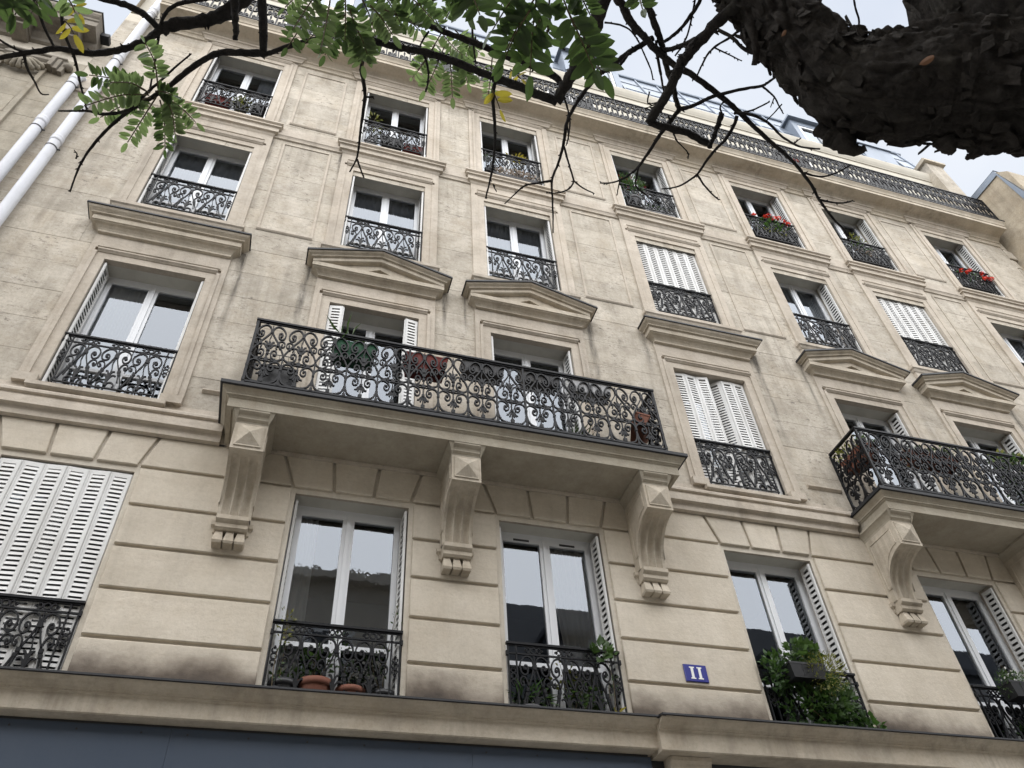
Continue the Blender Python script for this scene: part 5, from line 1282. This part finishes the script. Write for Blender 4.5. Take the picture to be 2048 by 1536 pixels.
planter('window_box', (X+.35, .135, zD+0.42), .34, .17, .18, M_redp, 'brown-red box at the right of the second top window', seed=35)
X = XC[2]
roundpot((X+.15, .145, zD+0.30), .10, .2, M_gryp, 'pot with a yellow compound-leaved seedling at the third top window', [((.0, 0, .85), (.22, .07, .16), 60, .09, M_yell, .35)], [(0, 0, 1.0), (.18, 0, .85), (-.16, 0, .8)], seed=36, name='potted_seedling', cat='plant')
planter('window_box', (X+.05, -.06, zD-.005), .90, .10, .06, M_gryp, 'low grey tray of dried pale flowers along the third top window', plants=[((0, -.03, .16), (.45, .07, .07), 330, .04, M_dry, .7)], seed=37)
roundpot((X-.38, .145, zD+0.40), .09, .18, M_blkp, 'black pot with a leafy green plant left at the third top window', [((0, 0, .5), (.12, .06, .16), 50, .07, M_fol, .5)], [(0, 0, .6), (.05, 0, .5)], seed=38)
X = XC[3]
fl = [(random.uniform(-.25, .35), random.uniform(-.12, .05), random.uniform(.3, 1.15)) for _ in range(30)]
roundpot((X-.28, .145, zD+0.40), .16, .25, M_gryp, 'large bush with small crimson flowers filling the middle top window', [((.0, -.03, .72), (.30, .15, .45), 620, .06, M_fold, .45), ((.15, -.03, .95), (.25, .10, .3), 180, .055, M_fol, .45)], [(0, 0, 1.1), (.2, 0, 1.1), (-.2, 0, 1.0), (.1, 0, .9)], flowers=(M_pink, fl, .028), seed=39, name='flowering_bush', cat='plant')
planter('window_box', (X+.2, .135, zD+0.32), .70, .16, .15, M_ltgr, 'pale box of mixed trailing plants under the crimson bush', plants=[((0, -.02, .16), (.38, .07, .09), 240, .05, M_fold, .5), ((.1, -.05, .18), (.3, .05, .06), 50, .04, M_dry, .6)], seed=40)
X = XC[4]
fl = [(-.36, -.13, .60), (-.1, -.15, .62), (.05, -.14, .60), (.22, -.15, .66), (.30, -.16, .56), (.38, -.17, .50), (-.02, -.16, .66), (.12, -.15, .62)]
planter('window_box', (X+.03, .135, zD+0.45), .92, .18, .18, M_blkp, 'box of scarlet geraniums at the fifth top window from the left', plants=[((0, -.05, .42), (.45, .10, .25), 300, .065, M_fold, .8), ((0, -.06, .15), (.42, .08, .14), 120, .05, M_foly, .6)], flowers=(M_red, fl, .055), seed=41)
X = XC[5]
planter('window_box', (X+.05, .135, zD+0.45), .90, .17, .17, M_gryp, 'box of wispy yellow and green weeds at the sixth top window', plants=[((-.1, -.04, .42), (.38, .09, .26), 180, .06, M_fol, .45), ((.0, -.04, .75), (.20, .07, .22), 70, .07, M_foly, .4), ((-.15, -.08, .18), (.3, .06, .1), 110, .05, M_dry, .5)], tops=[(-.1, 0, .95), (.1, 0, .85), (.25, 0, .7)], seed=42)
X = XC[6]
fl = [(-.30, -.17, .38), (-.18, -.18, .34), (0, -.17, .50), (.28, -.17, .46), (.40, -.18, .30), (.48, -.17, .34), (.22, -.18, .26), (.32, -.18, .33)]
planter('window_box', (X+.03, .135, zD+0.42), .92, .17, .17, M_blkp, 'box of scarlet geraniums at the top window nearest the right end', plants=[((0, -.05, .35), (.42, .08, .24), 190, .06, M_fold, .8), ((-.3, 0, .75), (.1, .05, .18), 30, .06, M_fol, .5)], flowers=(M_red, fl, .05), seed=43)
roundpot((5.9, -.22, 16.66), .16, .3, M_ltgr, 'pot of dry brown twigs on the roof balcony', [((0, 0, .75), (.4, .1, .3), 120, .10, M_orange, .12)], [(.3, 0, 1.1), (-.3, 0, 1.0), (0, 0, 1.15), (.15, 0, 1.05), (-.15, 0, 1.1)], seed=44)
roundpot((9.3, -.2, 16.66), .2, .45, M_redp, 'tall red pot on the roof balcony left of the red seat', seed=45)
def seat(x, label):
    t = empty('balcony_chair', (x, -.15, 16.66)); tag(t, label, 'chair')
    m = MB(); m.box(-.22, .22, -.15, .12, .42, .46); m.build('seat', M_redp, t); m = MB(); m.box(-.22, .22, .10, .13, .46, .9); m.build('backrest', M_redp, t)
    for a in (-.2, .2):
        for b in (-.13, .10): m = MB(); m.box(a-.015, a+.015, b-.015, b+.015, 0, .42); m.build('leg', M_iron, t)
seat(10.0, 'red chair on the roof balcony beside the tall red pot'); seat(10.7, 'red chair on the roof balcony farther from the tall red pot')
